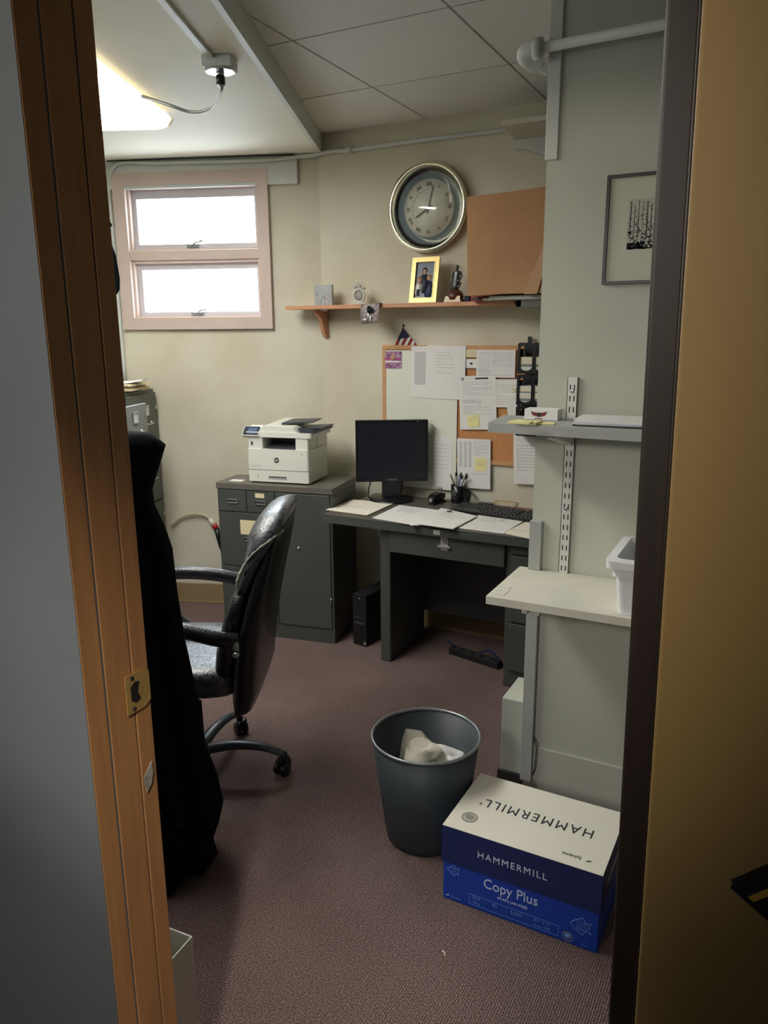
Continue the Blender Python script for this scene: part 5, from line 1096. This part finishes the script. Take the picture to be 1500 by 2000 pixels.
bk = MB(Mo); bk.loft([cr_ring(cx-.028, w2, t2*.72, z, 28, -.25) for z, cx, w2, t2 in prof], M_LEATH); bk.build('backrest_shell', oc_)
prof2 = [(.47, -.165, .19, .03), (.50, -.16, .225, .045), (.60, -.176, .24, .046), (.72, -.204, .24, .040), (.80, -.228, .24, .034)]
MB(Mo).loft([cr_ring(cx-.012, w2, t2, z, 28, -.25) for z, cx, w2, t2 in prof2], M_LEATH).build('lumbar_cushion', oc_)
prof3 = [(.79, -.232, .225, .015), (.81, -.240, .24, .028), (.88, -.266, .245, .038), (.95, -.298, .24, .050), (.99, -.312, .225, .064), (1.022, -.322, .20, .060), (1.045, -.330, .165, .050), (1.06, -.334, .11, .028)]
MB(Mo).loft([cr_ring(cx-.012, w2, t2, z, 28, -.25) for z, cx, w2, t2 in prof3], M_WORN).build('headrest', oc_)
def on_head(z, ang):
    for (z0_, c0_, w0_, t0_), (z1_, c1_, w1_, t1_) in zip(prof3[:-1], prof3[1:]):
        if z0_ <= z <= z1_:
            k = (z-z0_)/(z1_-z0_); cx, w2, t2 = c0_+(c1_-c0_)*k, w0_+(w1_-w0_)*k, t0_+(t1_-t0_)*k
            x = math.copysign(abs(math.cos(ang))**.5, math.cos(ang))*t2; return Vector((cx-.012+x, abs(math.sin(ang))**.5*w2, z-.25*x))
ed = [on_head(z, math.radians(a)) for z, a in ((.80, 40), (.84, 52), (.88, 62), (.92, 74), (.95, 88), (.975, 104), (.985, 125), (.985, 150))]
MB(Mo).tube(bez(ed, 6), [(.0038+.0055*max(0, math.sin(i*.16))**2)+.0012*math.sin(i*1.7) for i in range(43)], M_SCUFF, 8).build('torn_edge', oc_)
for s_ in (-1, 1):
    y_ = s_*.285
    pts = bez([(-.235, s_*.262, .655), (-.17, y_, .672), (-.05, y_, .70), (.08, y_, .71), (.20, y_, .70), (.245, y_, .66), (.22, y_, .60), (.14, y_, .52), (.06, y_*.95, .46), (.03, y_*.7, .425)], 6)
    n_ = len(pts); MB(Mo).tube(pts, [.021]*n_, M_LEATH if s_ < 0 else M_LEATH, 12, flat=1.25).build('armrest', oc_)
    MB(Mo).box((-.246, y_-.012 if s_ > 0 else y_+.001, .615), (-.226, y_+.001 if s_ > 0 else y_+.012, .66), M_CHROME).cyl((-.236, y_-.014, .618), (-.236, y_+.014, .618), .009, M_CHROME, 14).build('arm_bolt', oc_)

# ================================================================== COAT TREE, COAT AND HAT
KC = Vector((-1.585, 1.50, 0)); KT = KC+Vector((-.24, -.22, 0))
ct = thing('coat_tree', 'dark standing coat rack hidden behind the left door jamb', 'coat rack', KT)
MB(TR(*KT)).lathe([(.001, 0), (.125, 0), (.125, .015), (.03, .03), (.018, .05), (.001, .05)], M_BLKM, 32).build('base', ct)
MB(TR(*KT)).cyl((0, 0, .03), (0, 0, 1.80), .016, M_BLKM).ball((0, 0, 1.81), .026, M_BLKM).build('pole', ct)
for k in range(4):
    a = k*PI/2+.75; d = Vector((math.cos(a), math.sin(a), 0)); MB(TR(*KT)).tube(bez([(0, 0, 1.66), d*.05+Vector((0, 0, 1.64)), d*.08+Vector((0, 0, 1.67)), d*.09+Vector((0, 0, 1.71))], 5), .008, M_BLKM, 8).build('hook', ct)
# coat: folds hanging from a hook, right outline as seen
out = [(842, 250), (846, 296), (868, 324), (905, 313), (955, 298), (985, 303), (1020, 320), (1070, 337), (1150, 346), (1250, 362), (1350, 384), (1450, 401), (1510, 424), (1560, 436), (1595, 428), (1630, 416), (1660, 425)]
rings = []
DK = Vector((KC.x, KC.y, 0)).length
Rr = Vector((CR.x, CR.y, 0)).normalized(); Vv = Vector((KC.x, KC.y, 0)).normalized(); Pp = Vector((Vv.y, -Vv.x, 0))   # Pp: to the right seen from the door
for i, (py, px) in enumerate(out):
    P_ = apl(px, py, Vv, Vector((KC.x, KC.y, 0))); rgt = (P_-KC).dot(Pp); z = P_.z
    lft = -.13-.05*min(1, i/6); c_ = (rgt+lft)/2; hw = (rgt-lft)/2; dp = .05+.07*min(1, i/8); n = 40
    ring = []
    for k in range(n):
        a = 2*PI*k/n; fold = 1+.20*min(1, i/5)*math.sin(9*a+i*.15)*(0 if abs(a) < .2 or a > 2*PI-.2 else 1)
        ring.append(KC+Pp*(c_+hw*math.cos(a))+Vv*(dp*math.sin(a)*fold*1.1)+Vector((0, 0, z-.012*math.sin(3*a+.5)*(i > 13))))
    rings.append(ring)
co = thing('coat', 'long black coat hanging on the rack behind the left door jamb', 'coat', (KC.x, KC.y, .02))
MB().loft(rings, M_COAT).build('coat_body', co)
th_ = [apl(x, y, Vv, KC-Vv*.135) for x, y in ((320, 1636), (328, 1645), (336, 1642), (342, 1622), (352, 1608))]
MB().tube(bez(th_, 5), .0012, M_RED, 6).build('loose_thread', co)
# hat and scarf on top, peeking past the jamb
KH = KT; hc = apl(208, 500, Vv, KH); 
ht = thing('hat', 'dark hat, tinted blue-green as by lens flare, hanging on the rack left of the window', 'hat', (hc.x, hc.y, hc.z-.08))
Q0 = [apl(x, y, Vv, KH) for x, y in ((196, 440), (214, 468), (226, 500), (234, 545), (234, 566), (222, 583), (190, 600), (160, 560), (170, 480))]
MB().prism([q_-Vv*.03 for q_ in Q0], [q_+Vv*.03 for q_ in Q0], M_TEAL).build('crown', ht, bevel=.012, seg=3)
Q0 = [apl(x, y, Vv, KH) for x, y in ((190, 422), (206, 422), (214, 432), (219, 440), (214, 446), (190, 446))]
MB().prism([q_-Vv*.012 for q_ in Q0], [q_+Vv*.012 for q_ in Q0], M_TEAL).build('hanging_loop', ht, bevel=.006, seg=3)
